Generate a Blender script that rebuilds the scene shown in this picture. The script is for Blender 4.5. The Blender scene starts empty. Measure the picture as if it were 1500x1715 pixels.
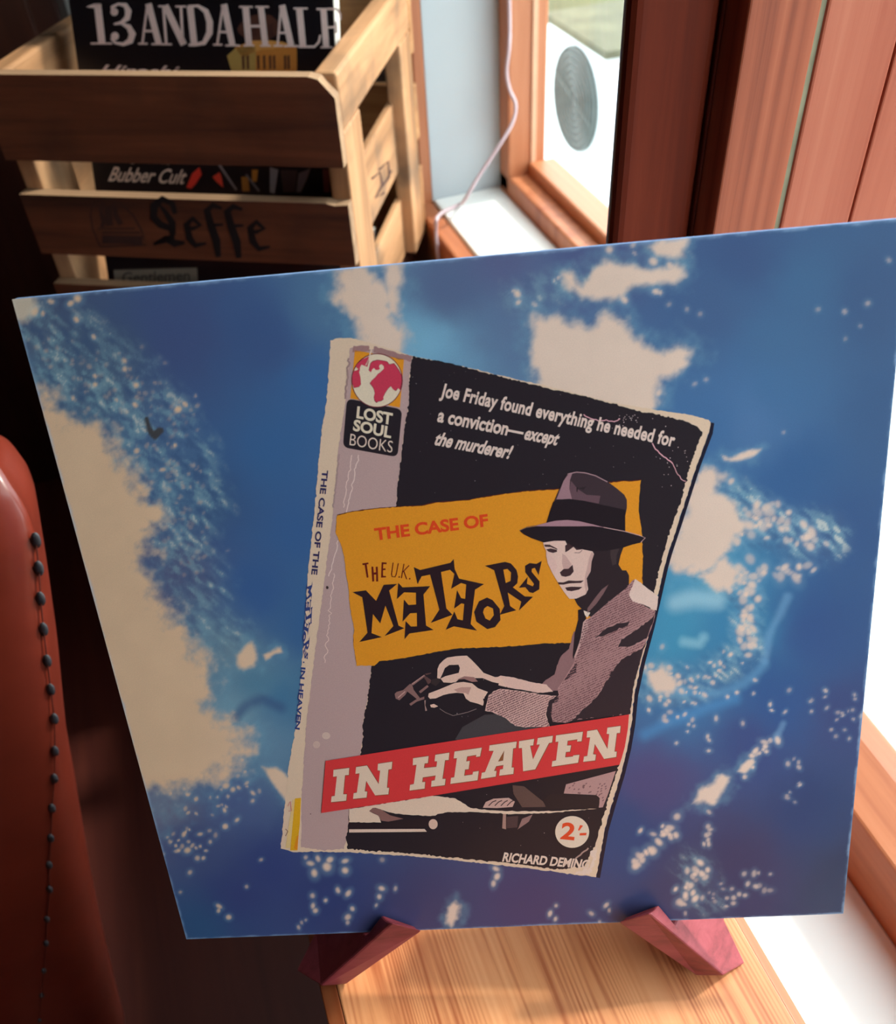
import bpy, bmesh, math, random
import numpy as np
from mathutils import Vector, Matrix
from mathutils.geometry import tessellate_polygon

random.seed(4); rng = np.random.default_rng(11)
SC = bpy.context.scene; COL = SC.collection

# ------------------------------------------------------------------ camera
FPX, CX, CY = 1530.0, 750.0, 857.5
HC = 1.08                                    # camera height over the floor
_d = np.array([108.0, 1613.0, FPX]); _d /= np.linalg.norm(_d)
_up = -_d; _fw = np.array([0, 0, 1.0]) - _up * _up[2]; _fw /= np.linalg.norm(_fw)
_rt = np.cross(_fw, _up)
_c, _s = math.cos(math.radians(-16.5)), math.sin(math.radians(-16.5))
YAW = np.array([[_c, -_s, 0], [_s, _c, 0], [0, 0, 1.0]])
R = YAW @ np.array([_rt, _fw, _up])          # camera (x right, y down, z ahead) -> room (X to the window wall, Y along it)
EYE = np.array([0, 0, HC])
cam = bpy.data.cameras.new('camera'); cam_ob = bpy.data.objects.new('camera', cam); COL.objects.link(cam_ob)
cam.sensor_fit = 'HORIZONTAL'; cam.sensor_width = 36.0; cam.lens = 36.0 * FPX / 1500.0
cam.clip_start = 0.02; cam.clip_end = 60
M = Matrix.Identity(4)
for i in range(3):
    M[i][0] = R[i][0]; M[i][1] = -R[i][1]; M[i][2] = -R[i][2]; M[i][3] = EYE[i]
cam_ob.matrix_world = M
cam.dof.use_dof = True; cam.dof.focus_distance = 0.40; cam.dof.aperture_fstop = 13.0
SC.camera = cam_ob

# ------------------------------------------------------------------ light
w = bpy.data.worlds.new('world'); SC.world = w; w.use_nodes = True
bg = w.node_tree.nodes['Background']
bg.inputs[0].default_value = (0.86, 0.94, 1.0, 1); bg.inputs[1].default_value = 4.8
sun = bpy.data.lights.new('sun', 'SUN'); sun.energy = 4.2; sun.angle = math.radians(5); sun.color = (1.0, 0.93, 0.83)
sun_ob = bpy.data.objects.new('sun', sun); COL.objects.link(sun_ob)
_el, _az = math.radians(45), math.radians(4)
to_sun = Vector((math.cos(_el) * math.cos(_az), math.cos(_el) * math.sin(_az), math.sin(_el)))
sun_ob.rotation_euler = to_sun.to_track_quat('Z', 'Y').to_euler(); sun_ob.location = (6, 0, 7)
SC.view_settings.view_transform = 'Standard'; SC.view_settings.look = 'None'
SC.view_settings.exposure = 0.2; SC.view_settings.gamma = 1.0; SC.view_settings.use_curve_mapping = False

# ------------------------------------------------------------------ helpers
def ray(px, py): return R @ np.array([(px - CX) / FPX, (py - CY) / FPX, 1.0])
def on(px, py, axis, val):
    r = ray(px, py); v = val - EYE[axis]
    return EYE + r * (v / r[axis])
def onpl(px, py, p0, n):
    r = ray(px, py); return EYE + r * (((p0 - EYE) @ n) / (r @ n))
def proj(p):
    q = R.T @ (np.asarray(p, float) - EYE); return (CX + FPX * q[0] / q[2], CY + FPX * q[1] / q[2])
def lin(c):
    c = c / 255.0
    return c / 12.92 if c <= 0.04045 else ((c + 0.055) / 1.055) ** 2.4
def L3(rgb, k=1.0): return tuple(min(0.95, lin(v) * k) for v in rgb)

def tag(o, label=None, cat=None, group=None, kind=None):
    if label: o['label'] = label
    if cat: o['category'] = cat
    if group: o['group'] = group
    if kind: o['kind'] = kind
    return o
def empty(name, loc=(0, 0, 0), mat=None):
    o = bpy.data.objects.new(name, None); COL.objects.link(o); o.empty_display_size = 0.05
    if mat is not None: o.matrix_world = mat
    else: o.location = loc
    return o
def ob(name, verts, faces, mat, parent=None, smooth=False, bevel=0.0, seg=2, sub=0):
    me = bpy.data.meshes.new(name); me.from_pydata([tuple(map(float, v)) for v in verts], [], faces)
    bm = bmesh.new(); bm.from_mesh(me); bmesh.ops.recalc_face_normals(bm, faces=bm.faces); bm.to_mesh(me); bm.free()
    o = bpy.data.objects.new(name, me); COL.objects.link(o)
    if mat: me.materials.append(mat)
    if parent: o.parent = parent
    if smooth:
        for p in me.polygons: p.use_smooth = True
    if bevel:
        b = o.modifiers.new('bevel', 'BEVEL'); b.width = bevel; b.segments = seg; b.limit_method = 'ANGLE'
    if sub:
        s = o.modifiers.new('sub', 'SUBSURF'); s.levels = sub; s.render_levels = sub
    return o
BF = [(0, 1, 2, 3), (4, 7, 6, 5), (0, 4, 5, 1), (1, 5, 6, 2), (2, 6, 7, 3), (3, 7, 4, 0)]
class MB:
    def __init__(s): s.v = []; s.f = []
    def box(s, lo, hi):
        x0, y0, z0 = lo; x1, y1, z1 = hi; n = len(s.v)
        s.v += [(x0, y0, z0), (x1, y0, z0), (x1, y1, z0), (x0, y1, z0), (x0, y0, z1), (x1, y0, z1), (x1, y1, z1), (x0, y1, z1)]
        s.f += [tuple(i + n for i in q) for q in BF]; return s
    def prism(s, pts, off):
        n = len(s.v); k = len(pts); off = np.asarray(off, float)
        s.v += [tuple(p) for p in pts] + [tuple(np.asarray(p) + off) for p in pts]
        s.f += [tuple(range(n, n + k)), tuple(range(n + 2 * k - 1, n + k - 1, -1))]
        s.f += [(n + i, n + (i + 1) % k, n + k + (i + 1) % k, n + k + i) for i in range(k)]; return s
    def tube(s, pts, r, seg=10):
        pts = [np.asarray(p, float) for p in pts]; n0 = len(s.v); m = len(pts)
        for i, p in enumerate(pts):
            t = pts[min(i + 1, m - 1)] - pts[max(i - 1, 0)]; t /= np.linalg.norm(t)
            a = np.cross(t, [0.31, 0.2, 0.93]); a /= np.linalg.norm(a); b = np.cross(t, a)
            for j in range(seg):
                th = 2 * math.pi * j / seg; s.v.append(tuple(p + r * (math.cos(th) * a + math.sin(th) * b)))
        for i in range(m - 1):
            for j in range(seg):
                k = (j + 1) % seg; s.f.append((n0 + i * seg + j, n0 + i * seg + k, n0 + (i + 1) * seg + k, n0 + (i + 1) * seg + j))
        s.f += [tuple(n0 + j for j in range(seg)), tuple(n0 + (m - 1) * seg + j for j in range(seg))]; return s
    def build(s, name, mat, parent=None, **k): return ob(name, s.v, s.f, mat, parent, **k)
def dup(o, parent=None):
    c = o.copy(); COL.objects.link(c)
    if parent: c.parent = parent
    for ch in o.children: dup(ch, c)
    return c

# ------------------------------------------------------------------ materials
def new_mat(name):
    m = bpy.data.materials.new(name); m.use_nodes = True
    nt = m.node_tree; return m, nt, nt.nodes['Principled BSDF'], nt.nodes, nt.links
def plain(name, rgb, rough=0.6, var=0.08, scale=30, bump=0.0, coat=0.0, spec=0.5):
    m, nt, P, N, K = new_mat(name)
    tc = N.new('ShaderNodeTexCoord'); no = N.new('ShaderNodeTexNoise'); no.inputs['Scale'].default_value = scale; no.inputs['Detail'].default_value = 4
    K.new(tc.outputs['Object'], no.inputs['Vector'])
    cr = N.new('ShaderNodeValToRGB'); c = L3(rgb)
    cr.color_ramp.elements[0].position = 0.3; cr.color_ramp.elements[1].position = 0.7
    cr.color_ramp.elements[0].color = tuple(x * (1 - var) for x in c) + (1,); cr.color_ramp.elements[1].color = tuple(min(0.95, x * (1 + var)) for x in c) + (1,)
    K.new(no.outputs['Fac'], cr.inputs['Fac']); K.new(cr.outputs['Color'], P.inputs['Base Color'])
    P.inputs['Roughness'].default_value = rough; P.inputs['Coat Weight'].default_value = coat; P.inputs['Specular IOR Level'].default_value = spec
    if bump:
        b = N.new('ShaderNodeBump'); b.inputs['Strength'].default_value = bump; b.inputs['Distance'].default_value = 0.002
        K.new(no.outputs['Fac'], b.inputs['Height']); K.new(b.outputs['Normal'], P.inputs['Normal'])
    return m
def wood(name, dark, mid, light, axis='Y', grain=60, stretch=0.06, rough=0.5, rot=(0, 0, 0), blot=0.35, blotcol=None, rings=0.0, spec=0.5):
    m, nt, P, N, K = new_mat(name)
    tc = N.new('ShaderNodeTexCoord'); r0 = N.new('ShaderNodeMapping'); r0.inputs['Rotation'].default_value = rot
    mp = N.new('ShaderNodeMapping')
    sc = [1, 1, 1]; sc['XYZ'.index(axis)] = stretch; mp.inputs['Scale'].default_value = sc
    K.new(tc.outputs['Object'], r0.inputs['Vector']); K.new(r0.outputs['Vector'], mp.inputs['Vector'])
    no = N.new('ShaderNodeTexNoise'); no.inputs['Scale'].default_value = grain; no.inputs['Detail'].default_value = 6; no.inputs['Roughness'].default_value = 0.65; no.inputs['Distortion'].default_value = 0.4
    K.new(mp.outputs['Vector'], no.inputs['Vector'])
    n2 = N.new('ShaderNodeTexNoise'); n2.inputs['Scale'].default_value = grain * 0.16; n2.inputs['Detail'].default_value = 3
    K.new(mp.outputs['Vector'], n2.inputs['Vector'])
    mx = N.new('ShaderNodeMix'); mx.data_type = 'FLOAT'; mx.inputs[0].default_value = 0.45
    K.new(no.outputs['Fac'], mx.inputs[2]); K.new(n2.outputs['Fac'], mx.inputs[3])
    fac = mx.outputs[0]
    if rings:
        wv = N.new('ShaderNodeTexNoise'); wv.inputs['Scale'].default_value = grain * 0.09; wv.inputs['Detail'].default_value = 1
        K.new(mp.outputs['Vector'], wv.inputs['Vector'])
        mu = N.new('ShaderNodeMath'); mu.operation = 'MULTIPLY'; mu.inputs[1].default_value = rings; K.new(wv.outputs['Fac'], mu.inputs[0])
        sn = N.new('ShaderNodeMath'); sn.operation = 'SINE'; K.new(mu.outputs[0], sn.inputs[0])
        m3 = N.new('ShaderNodeMath'); m3.operation = 'MULTIPLY_ADD'; m3.inputs[1].default_value = 0.055; K.new(sn.outputs[0], m3.inputs[0]); K.new(fac, m3.inputs[2])
        fac = m3.outputs[0]
    cr = N.new('ShaderNodeValToRGB'); e = cr.color_ramp.elements
    e[0].position = 0.34; e[0].color = L3(dark) + (1,); e[1].position = 0.66; e[1].color = L3(light) + (1,)
    q = e.new(0.5); q.color = L3(mid) + (1,)
    K.new(fac, cr.inputs['Fac'])
    out = cr.outputs['Color']
    if blotcol:
        n3 = N.new('ShaderNodeTexNoise'); n3.inputs['Scale'].default_value = 14; n3.inputs['Detail'].default_value = 3
        K.new(tc.outputs['Object'], n3.inputs['Vector'])
        c2 = N.new('ShaderNodeValToRGB'); c2.color_ramp.elements[0].position = 0.5; c2.color_ramp.elements[1].position = 0.72
        K.new(n3.outputs['Fac'], c2.inputs['Fac'])
        s = N.new('ShaderNodeMath'); s.operation = 'MULTIPLY'; s.inputs[1].default_value = blot; K.new(c2.outputs['Color'], s.inputs[0])
        mc = N.new('ShaderNodeMix'); mc.data_type = 'RGBA'; mc.inputs[7].default_value = L3(blotcol) + (1,)
        K.new(s.outputs[0], mc.inputs[0]); K.new(out, mc.inputs[6]); out = mc.outputs[2]
    K.new(out, P.inputs['Base Color']); P.inputs['Roughness'].default_value = rough; P.inputs['Specular IOR Level'].default_value = spec
    b = N.new('ShaderNodeBump'); b.inputs['Strength'].default_value = 0.15; b.inputs['Distance'].default_value = 0.0008
    K.new(no.outputs['Fac'], b.inputs['Height']); K.new(b.outputs['Normal'], P.inputs['Normal'])
    return m
def colour_attr(name, rough=0.38, coat=0.0, grain=0.10, gscale=2600, spec=0.5):
    m, nt, P, N, K = new_mat(name)
    at = N.new('ShaderNodeAttribute'); at.attribute_name = 'Col'
    tc = N.new('ShaderNodeTexCoord'); no = N.new('ShaderNodeTexNoise'); no.inputs['Scale'].default_value = gscale; no.inputs['Detail'].default_value = 2
    K.new(tc.outputs['Object'], no.inputs['Vector'])
    mr = N.new('ShaderNodeMapRange'); mr.inputs[1].default_value = 0.3; mr.inputs[2].default_value = 0.7; mr.inputs[3].default_value = 1 - grain; mr.inputs[4].default_value = 1 + grain
    K.new(no.outputs['Fac'], mr.inputs[0])
    vm = N.new('ShaderNodeVectorMath'); vm.operation = 'SCALE'; K.new(at.outputs['Color'], vm.inputs[0]); K.new(mr.outputs[0], vm.inputs['Scale'])
    K.new(vm.outputs[0], P.inputs['Base Color']); P.inputs['Roughness'].default_value = rough
    P.inputs['Coat Weight'].default_value = coat; P.inputs['Coat Roughness'].default_value = 0.12; P.inputs['Specular IOR Level'].default_value = spec
    return m
def pane_mat(name):
    m, nt, P, N, K = new_mat(name)
    tr = N.new('ShaderNodeBsdfTransparent'); tr.inputs[0].default_value = (0.95, 0.98, 0.97, 1)
    gl = N.new('ShaderNodeBsdfGlossy'); gl.inputs['Roughness'].default_value = 0.03
    mx = N.new('ShaderNodeMixShader'); mx.inputs[0].default_value = 0.05; K.new(tr.outputs[0], mx.inputs[1]); K.new(gl.outputs[0], mx.inputs[2])
    K.new(mx.outputs[0], N['Material Output'].inputs['Surface']); return m

m_frame = wood('window frame wood', (150, 80, 48), (178, 108, 70), (192, 126, 88), 'Z', 60, 0.05, 0.45)
m_rail = wood('window rail wood', (150, 80, 48), (178, 108, 70), (192, 126, 88), 'Y', 60, 0.05, 0.45)
m_post = wood('shaded red post wood', (76, 24, 11), (97, 34, 16), (118, 48, 26), 'Z', 70, 0.04, 0.6, spec=0.1)  # red wood darkened in colour for the shade on the pier's left
m_board = wood('red board wood', (150, 68, 46), (168, 88, 64), (182, 106, 80), 'Z', 90, 0.03, 0.45, spec=0.3)
m_board2 = wood('ribbed red board wood', (112, 46, 24), (150, 74, 46), (168, 90, 60), 'Z', 110, 0.02, 0.5, rings=160, spec=0.3)  # ribbed wood, with the dimmer light on this board put into its colour
m_bench = wood('honey bench wood', (168, 92, 52), (212, 140, 90), (224, 156, 106), 'Y', 170, 0.03, 0.42, rings=420, blotcol=(164, 84, 50), blot=0.4)
m_lip = wood('bench edge wood', (132, 60, 30), (172, 90, 50), (190, 112, 68), 'Y', 90, 0.04, 0.45)
m_crate = wood('aged crate wood', (112, 66, 36), (186, 130, 82), (216, 166, 112), 'X', 50, 0.06, 0.7, blotcol=(92, 70, 56), blot=0.6)
m_crate_shade = wood('brown shaded crate slat', (66, 33, 18), (117, 62, 37), (143, 83, 52), 'X', 50, 0.06, 0.75, blotcol=(60, 34, 24), blot=0.5)  # same crate wood, darkened in colour for the shade on the front
m_crate_lit = wood('sunlit slat edge', (120, 90, 66), (164, 128, 96), (184, 150, 116), 'X', 60, 0.05, 0.8)  # paler copy for slat tops and ends, painting in the sun they catch
m_crate_v = wood('aged crate wood upright', (122, 84, 52), (180, 130, 88), (204, 156, 112), 'Z', 50, 0.07, 0.7, blotcol=(84, 68, 54), blot=0.75)
m_crate_d = wood('aged crate wood depthwise', (122, 84, 52), (180, 130, 88), (204, 156, 112), 'Y', 50, 0.07, 0.7, blotcol=(84, 68, 54), blot=0.75)
m_purple = wood('red stained stand wood', (104, 38, 44), (140, 56, 64), (156, 70, 78), 'X', 160, 0.1, 0.5)
m_floor = wood('dark floor wood', (52, 20, 14), (80, 32, 24), (98, 44, 32), 'Y', 24, 0.05, 0.5)
m_darkwood = wood('dark brown furniture wood', (44, 20, 12), (66, 32, 20), (84, 44, 28), 'Z', 30, 0.06, 0.5)
m_white = plain('white painted board', (236, 238, 234), 0.5, 0.03, 8)
m_plaster = plain('white plaster', (186, 194, 198), 0.85, 0.04, 6, 0.2)
m_room = plain('warm room wall', (128, 88, 62), 0.9, 0.06, 4)
m_ceil = plain('wood ceiling', (120, 84, 58), 0.8, 0.08, 4)
m_leather = plain('red brown leather', (118, 42, 27), 0.36, 0.12, 22, 0.25, 0.12)
m_stud = plain('dark grey stud metal', (66, 64, 68), 0.6, 0.15, 200)
m_cable = plain('pale pink white cable', (196, 174, 180), 0.45, 0.02, 30)
m_ac = plain('white unit enamel', (232, 238, 238), 0.5, 0.02, 4)
m_grille = plain('grey fan grille', (64, 70, 68), 0.6, 0.1, 8)
m_concrete = plain('pale concrete', (196, 198, 194), 0.9, 0.06, 3)
m_grass = plain('dry olive grass', (76, 74, 42), 0.95, 0.3, 3)
m_pane = pane_mat('window pane glass')
m_print = colour_attr('printed card', 0.36, 0.06, 0.07, 3000, 0.22)
m_print_flat = colour_attr('printed paper', 0.45, 0.0, 0.06, 900)
m_edge = plain('card edge', (120, 150, 196), 0.7, 0.2, 300)
m_tweed = None

# ------------------------------------------------------------------ the setting
Z = lambda dz: HC + dz                      # heights given from the camera's
def struct(o, ): return tag(o, kind='structure')
BENCH_Z = None
XN0, XN1, XG = 0.19, 0.321, 0.355           # near window: wall face, sash face, glass
XF0, XF1, XFG = 0.3125, 0.40, 0.447         # far window
YP = 0.345                                  # face of the boarded pier between the windows
SILL_N, SILL_F = Z(-0.62), Z(-0.49)
YW0, YW1 = -0.8, YP
YF0, YF1 = 0.42, 1.03
ZT = Z(0.62)
fl = MB().box((-3.0, -2.6, -0.1), (0.46, 1.9, 0.0)).build('floor', m_floor); struct(fl)
ce = MB().box((-3.0, -2.6, 2.45), (0.46, 1.9, 2.55)).build('ceiling', m_ceil); struct(ce)
wr = MB()
wr.box((XN0, -2.6, 0), (0.46, YF0 - 0.02, SILL_N - 0.03))
wr.box((XF0, YF0 - 0.02, 0), (0.46, 1.9, SILL_F - 0.03))
wr.box((XN0, -2.6, ZT), (0.46, YF0, 2.45)); wr.box((XF0, YF0, ZT), (0.46, 1.9, 2.45))
wr.box((XN0, -2.6, SILL_N - 0.03), (0.46, YW0, ZT))
wr.box((0.226, 0.3684, SILL_N - 0.03), (0.362, YF0, ZT))
wr.box((XF0, YF1, SILL_F - 0.03), (0.46, 1.9, ZT))
wr = wr.build('wall_right', m_plaster); struct(wr)
wb = MB().box((-3.0, 1.75, 0), (XF0, 1.9, 2.45)).build('wall_back', m_white); struct(wb)
wl = MB().box((-3.1, -2.6, 0), (-3.0, 1.9, 2.45)).build('wall_left', m_room); struct(wl)
wf = MB().box((-3.0, -2.7, 0), (0.46, -2.6, 2.45)).build('wall_front', m_room); struct(wf)

# far window
w1 = empty('window_1', (XFG, 0.77, SILL_F)); struct(w1)
def rel(o, parent):
    o.parent = parent; o.matrix_parent_inverse = parent.matrix_world.inverted(); return o
bpy.context.view_layer.update()
def part(mb, name, mat, parent, **k):
    o = mb.build(name, mat, None, **k)
    o.parent = parent; o.matrix_parent_inverse = Matrix.Translation(parent.location).inverted(); return o
part(MB().box((XF0, YF0, SILL_F - 0.03), (XF1, YF1 + 0.0, SILL_F)), 'sill', m_white, w1, bevel=0.003)
fm = MB()
fm.box((XF1, YF1 - 0.03, SILL_F), (0.448, YF1, ZT)); fm.box((XF1, YF0, SILL_F), (0.46, YF0 + 0.03, ZT))
fm.box((XF1, YF0, ZT - 0.04), (0.46, YF1, ZT)); fm.box((XF1, YF0, SILL_F - 0.03), (0.46, YF1, SILL_F + 0.022))
part(fm, 'frame', m_frame, w1, bevel=0.003)
part(MB().box((0.425, YF0 + 0.03, SILL_F + 0.02), (0.46, YF1 - 0.03, SILL_F + 0.0365)), 'sash_rail', m_rail, w1, bevel=0.003)
bd = MB().box((0.4285, YF1 - 0.0325, SILL_F + 0.03), (0.4345, YF1 - 0.03, ZT - 0.04))
part(bd, 'glazing_bead', plain('pale bead wood', (214, 166, 132), 0.5, 0.05, 40), w1)
part(MB().box((XFG + 0.002, YF0 + 0.03, SILL_F + 0.03), (XFG + 0.006, YF1 - 0.03, ZT - 0.04)), 'pane', m_pane, w1)
cs = MB().box((XF0 - 0.014, YF1, SILL_F - 0.12), (XF0, YF1 + 0.085, ZT))
part(cs, 'casing', m_frame, w1, bevel=0.002)
part(MB().box((XF0 - 0.022, YF0 + 0.005, SILL_F - 0.10), (XF0, YF1 + 0.085, SILL_F - 0.004)), 'apron', m_rail, w1, bevel=0.003)

# near window
w2 = empty('window_2', (XG, -0.2, SILL_N)); struct(w2)
part(MB().box((XN0 - 0.004, YW0, SILL_N - 0.03), (XN1, YW1, SILL_N)), 'sill', m_white, w2, bevel=0.002)
fm = MB()
fm.prism([(XN1, YW0, SILL_N - 0.03), (XN1, YW0, SILL_N + 0.056), (XG, YW0, SILL_N + 0.0645), (0.372, YW0, SILL_N + 0.0645), (0.372, YW0, SILL_N - 0.03)], (0, YW1 - YW0, 0))
part(fm, 'bottom_rail', m_rail, w2, bevel=0.002)
fm = MB(); fm.box((XN1, YW0, ZT - 0.06), (0.46, YW1, ZT)); fm.box((XN1, YW0, SILL_N + 0.06), (0.46, YW0 + 0.05, ZT))
part(fm, 'frame', m_frame, w2, bevel=0.003)
part(MB().box((XG + 0.002, YW0 + 0.05, SILL_N + 0.06), (XG + 0.006, YW1, ZT - 0.06)), 'pane', m_pane, w2)

# boarded pier between the two windows, facing the camera
def px_x(px, py, y): return on(px, py, 1, y)[0]
t1 = MB().box((0.1970, YP + 0.0135, SILL_N), (px_x(1186, 200, YP + 0.0135) - 0.0006, YP + 0.0233, ZT))
t1 = t1.build('trim_1', m_post, bevel=0.006, seg=3); struct(t1)
t2 = MB().box((px_x(1186, 200, YP + 0.0135) + 0.0006, YP + 0.0155, SILL_N), (px_x(1224, 200, YP), 0.3665, ZT)).build('trim_2', m_post, bevel=0.0015); struct(t2)
xa, xb = px_x(1224, 200, YP) + 0.0002, px_x(1336, 200, YP)
t3 = MB().box((xa, YP, SILL_N), (xb, 0.366, ZT)).build('trim_3', m_board2, bevel=0.001); struct(t3)
xc = px_x(1346, 200, YP)
t4 = MB().box((xc, YP, SILL_N), (0.3205, 0.366, ZT)).build('trim_4', m_board, bevel=0.0012); struct(t4)
t5 = MB().box((0.3225, YP + 0.001, SILL_N), (0.357, 0.366, ZT)).build('trim_5', m_board, bevel=0.001); struct(t5)
m_gap = plain('grey green filler', (128, 124, 100), 0.9, 0.2, 60)
t6 = MB().box((xb - 0.001, YP + 0.0014, SILL_N), (xc + 0.001, 0.362, ZT)).build('trim_6', m_gap); struct(t6)

# outside
go = MB().box((0.47, -6, -0.25), (1.75, 9, -0.12)).build('garden_path', m_concrete); struct(go); tag(go, 'pale concrete path outside the window', 'path')
gr = MB().box((1.75, -6, -0.25), (14, 14, -0.13)).build('grass_ground', m_grass); tag(gr, 'dry olive grass outside behind the white fan unit', 'grass', kind='stuff')

# ------------------------------------------------------------------ record sleeve: pose
def homog(s, d):
    A = []
    for (x, y), (u, v) in zip(s, d):
        A.append([x, y, 1, 0, 0, 0, -u * x, -u * y, -u]); A.append([0, 0, 0, x, y, 1, -v * x, -v * y, -v])
    return np.linalg.svd(np.array(A, float))[2][-1].reshape(3, 3)
SW = 0.315
Hm = homog([(0, 1), (1, 1), (1, 0), (0, 0)], [(22, 501), (1527, 362), (1412, 1529), (312, 1573)])
h = Hm.copy(); h[0] -= CX * h[2]; h[1] -= CY * h[2]; h[:2] /= FPX
h /= np.linalg.norm(h[:, 0])
if h[2, 2] < 0: h = -h
h *= SW
SH = float(np.linalg.norm(h[:, 1]))
ax_ = h[:, 0] / SW; bx_ = h[:, 1] / SH
m_ = (ax_ + bx_) / np.linalg.norm(ax_ + bx_); k_ = (ax_ - bx_) / np.linalg.norm(ax_ - bx_)
SX = R @ ((m_ + k_) / 2 ** .5); SY = R @ ((m_ - k_) / 2 ** .5); SN = np.cross(SX, SY); ST = EYE + R @ h[:, 2]
SM = Matrix([[SX[0], SY[0], SN[0], ST[0]], [SX[1], SY[1], SN[1], ST[1]], [SX[2], SY[2], SN[2], ST[2]], [0, 0, 0, 1]])
def uv(px, py):                              # photo point -> metres on the sleeve's face
    q = onpl(px, py, ST, SN) - ST
    return float(q @ SX), float(q @ SY)
def to3(u, v, z=0.0): return ST + SX * u + SY * v + SN * z
sleeve = empty('record_sleeve', mat=SM)
tag(sleeve, 'square blue cloud-print record sleeve showing a pulp paperback, on the red wooden stand', 'record sleeve')

# ------------------------------------------------------------------ noise and polygon tools
def vnoise(x, y, seed=0):
    g = np.random.default_rng(seed).random((256, 256))
    xi = np.floor(x).astype(int); yi = np.floor(y).astype(int); fx = x - xi; fy = y - yi
    fx = fx * fx * (3 - 2 * fx); fy = fy * fy * (3 - 2 * fy)
    a = g[xi & 255, yi & 255]; b = g[(xi + 1) & 255, yi & 255]; c = g[xi & 255, (yi + 1) & 255]; d = g[(xi + 1) & 255, (yi + 1) & 255]
    return (a * (1 - fx) + b * fx) * (1 - fy) + (c * (1 - fx) + d * fx) * fy - 0.5
def fbm(x, y, sc, seed=0, octv=4):
    t = 0; a = 1.0; n = 0
    for o in range(octv):
        t = t + a * vnoise(x / sc + 17.3 * o, y / sc + 9.1 * o, seed + o); n += a; a *= 0.55; sc = sc / 2.03
    return t / n * 1.6
def sdf(px, py, poly):                       # signed distance to a polygon, inside positive
    P = np.asarray(poly, float); d = np.full(px.shape, 1e9); ins = np.zeros(px.shape, bool)
    for (x0, y0), (x1, y1) in zip(P, np.roll(P, -1, 0)):
        ex, ey = x1 - x0, y1 - y0; wx, wy = px - x0, py - y0
        t = np.clip((wx * ex + wy * ey) / (ex * ex + ey * ey), 0, 1)
        d = np.minimum(d, np.hypot(wx - ex * t, wy - ey * t))
        c = ((y0 <= py) & (y1 > py)) | ((y1 <= py) & (y0 > py))
        with np.errstate(divide='ignore', invalid='ignore'): xs = x0 + (py - y0) * ex / ey
        ins ^= c & (px < xs)
    return np.where(ins, d, -d)
def sm(a, b, x): t = np.clip((x - a) / (b - a), 0, 1); return t * t * (3 - 2 * t)
KP = 1 / 0.66                                # printed colours: photo value -> paper reflectance
def alb(rgb):
    c = np.array([lin(v) * KP for v in rgb]); return c * min(1.0, 0.86 / c.max())

# ------------------------------------------------------------------ sky print
NU = NV = 470
U, V = np.meshgrid(np.linspace(0, SW, NU), np.linspace(0, SH, NV), indexing='xy')
PW = ST[None, None] + U[..., None] * SX + V[..., None] * SY - EYE
q = PW @ R
PX = CX + FPX * q[..., 0] / q[..., 2]; PY = CY + FPX * q[..., 1] / q[..., 2]
ctl = [(60, 520, 68, 84, 118), (150, 600, 62, 84, 120), (300, 560, 60, 80, 130), (430, 560, 54, 84, 136), (450, 760, 45, 96, 152), (350, 850, 50, 86, 134),
       (300, 980, 74, 76, 122), (420, 1000, 42, 88, 148), (520, 640, 46, 98, 156), (560, 520, 70, 110, 150), (760, 480, 78, 98, 138), (720, 570, 108, 170, 206), (860, 540, 84, 112, 152),
       (830, 440, 84, 94, 138), (1000, 420, 76, 90, 138), (1250, 430, 60, 90, 140), (1350, 480, 60, 108, 155), (1300, 650, 60, 112, 164), (1450, 500, 58, 96, 146),
       (1480, 700, 54, 98, 150), (1330, 800, 46, 98, 155), (1420, 900, 48, 92, 150), (1250, 700, 70, 118, 172), (1180, 1000, 62, 155, 196), (1130, 1060, 40, 145, 188), (1230, 1050, 36, 130, 180),
       (1380, 1050, 44, 86, 148), (1300, 1170, 34, 86, 150), (1150, 1190, 50, 112, 168), (1420, 1200, 56, 76, 134), (1250, 1250, 50, 76, 138), (1100, 1310, 80, 76, 132),
       (1060, 1400, 45, 76, 134), (1350, 1350, 32, 66, 124), (1400, 1480, 42, 58, 100), (1250, 1450, 60, 62, 108), (1150, 1490, 66, 68, 112), (900, 1510, 74, 64, 112),
       (700, 1520, 66, 66, 112), (560, 1490, 50, 64, 122), (400, 1500, 52, 66, 126), (340, 1550, 40, 84, 132), (330, 1420, 66, 82, 132), (280, 1360, 110, 114, 142),
       (400, 1350, 76, 96, 146), (450, 1250, 92, 134, 166), (430, 1150, 70, 124, 156), (380, 1090, 98, 130, 152), (480, 1180, 54, 112, 154), (500, 1040, 44, 94, 148), (480, 900, 44, 92, 150),
       (1180, 720, 58, 110, 165), (400, 1200, 110, 150, 172), (460, 1440, 50, 66, 128), (1300, 560, 62, 110, 158), (1200, 520, 64, 98, 146)]
num = np.zeros(PX.shape + (3,)); den = np.zeros(PX.shape)
wx = PX + 40 * fbm(PX, PY, 120, 5); wy = PY + 40 * fbm(PX, PY, 120, 25)
for x, y, r, g, b in ctl:
    wgt = 1.0 / (((wx - x) ** 2 + (wy - y) ** 2) + 900) ** 1.6
    num += wgt[..., None] * alb((r, g, b)); den += wgt
sky = num / den[..., None]
gy = sky @ np.array([0.25, 0.6, 0.15]); sky = (sky * 0.84 + gy[..., None] * 0.16) * (0.88 - 0.14 * sm(700, 1300, PX) - 0.12 * sm(1230, 1500, PX) - 0.10 * sm(1150, 1450, PY))[..., None]  # print deepens rightward; extra darkening painted in at right and bottom against sheen
cloud = np.full(PX.shape, -1e9)
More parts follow.
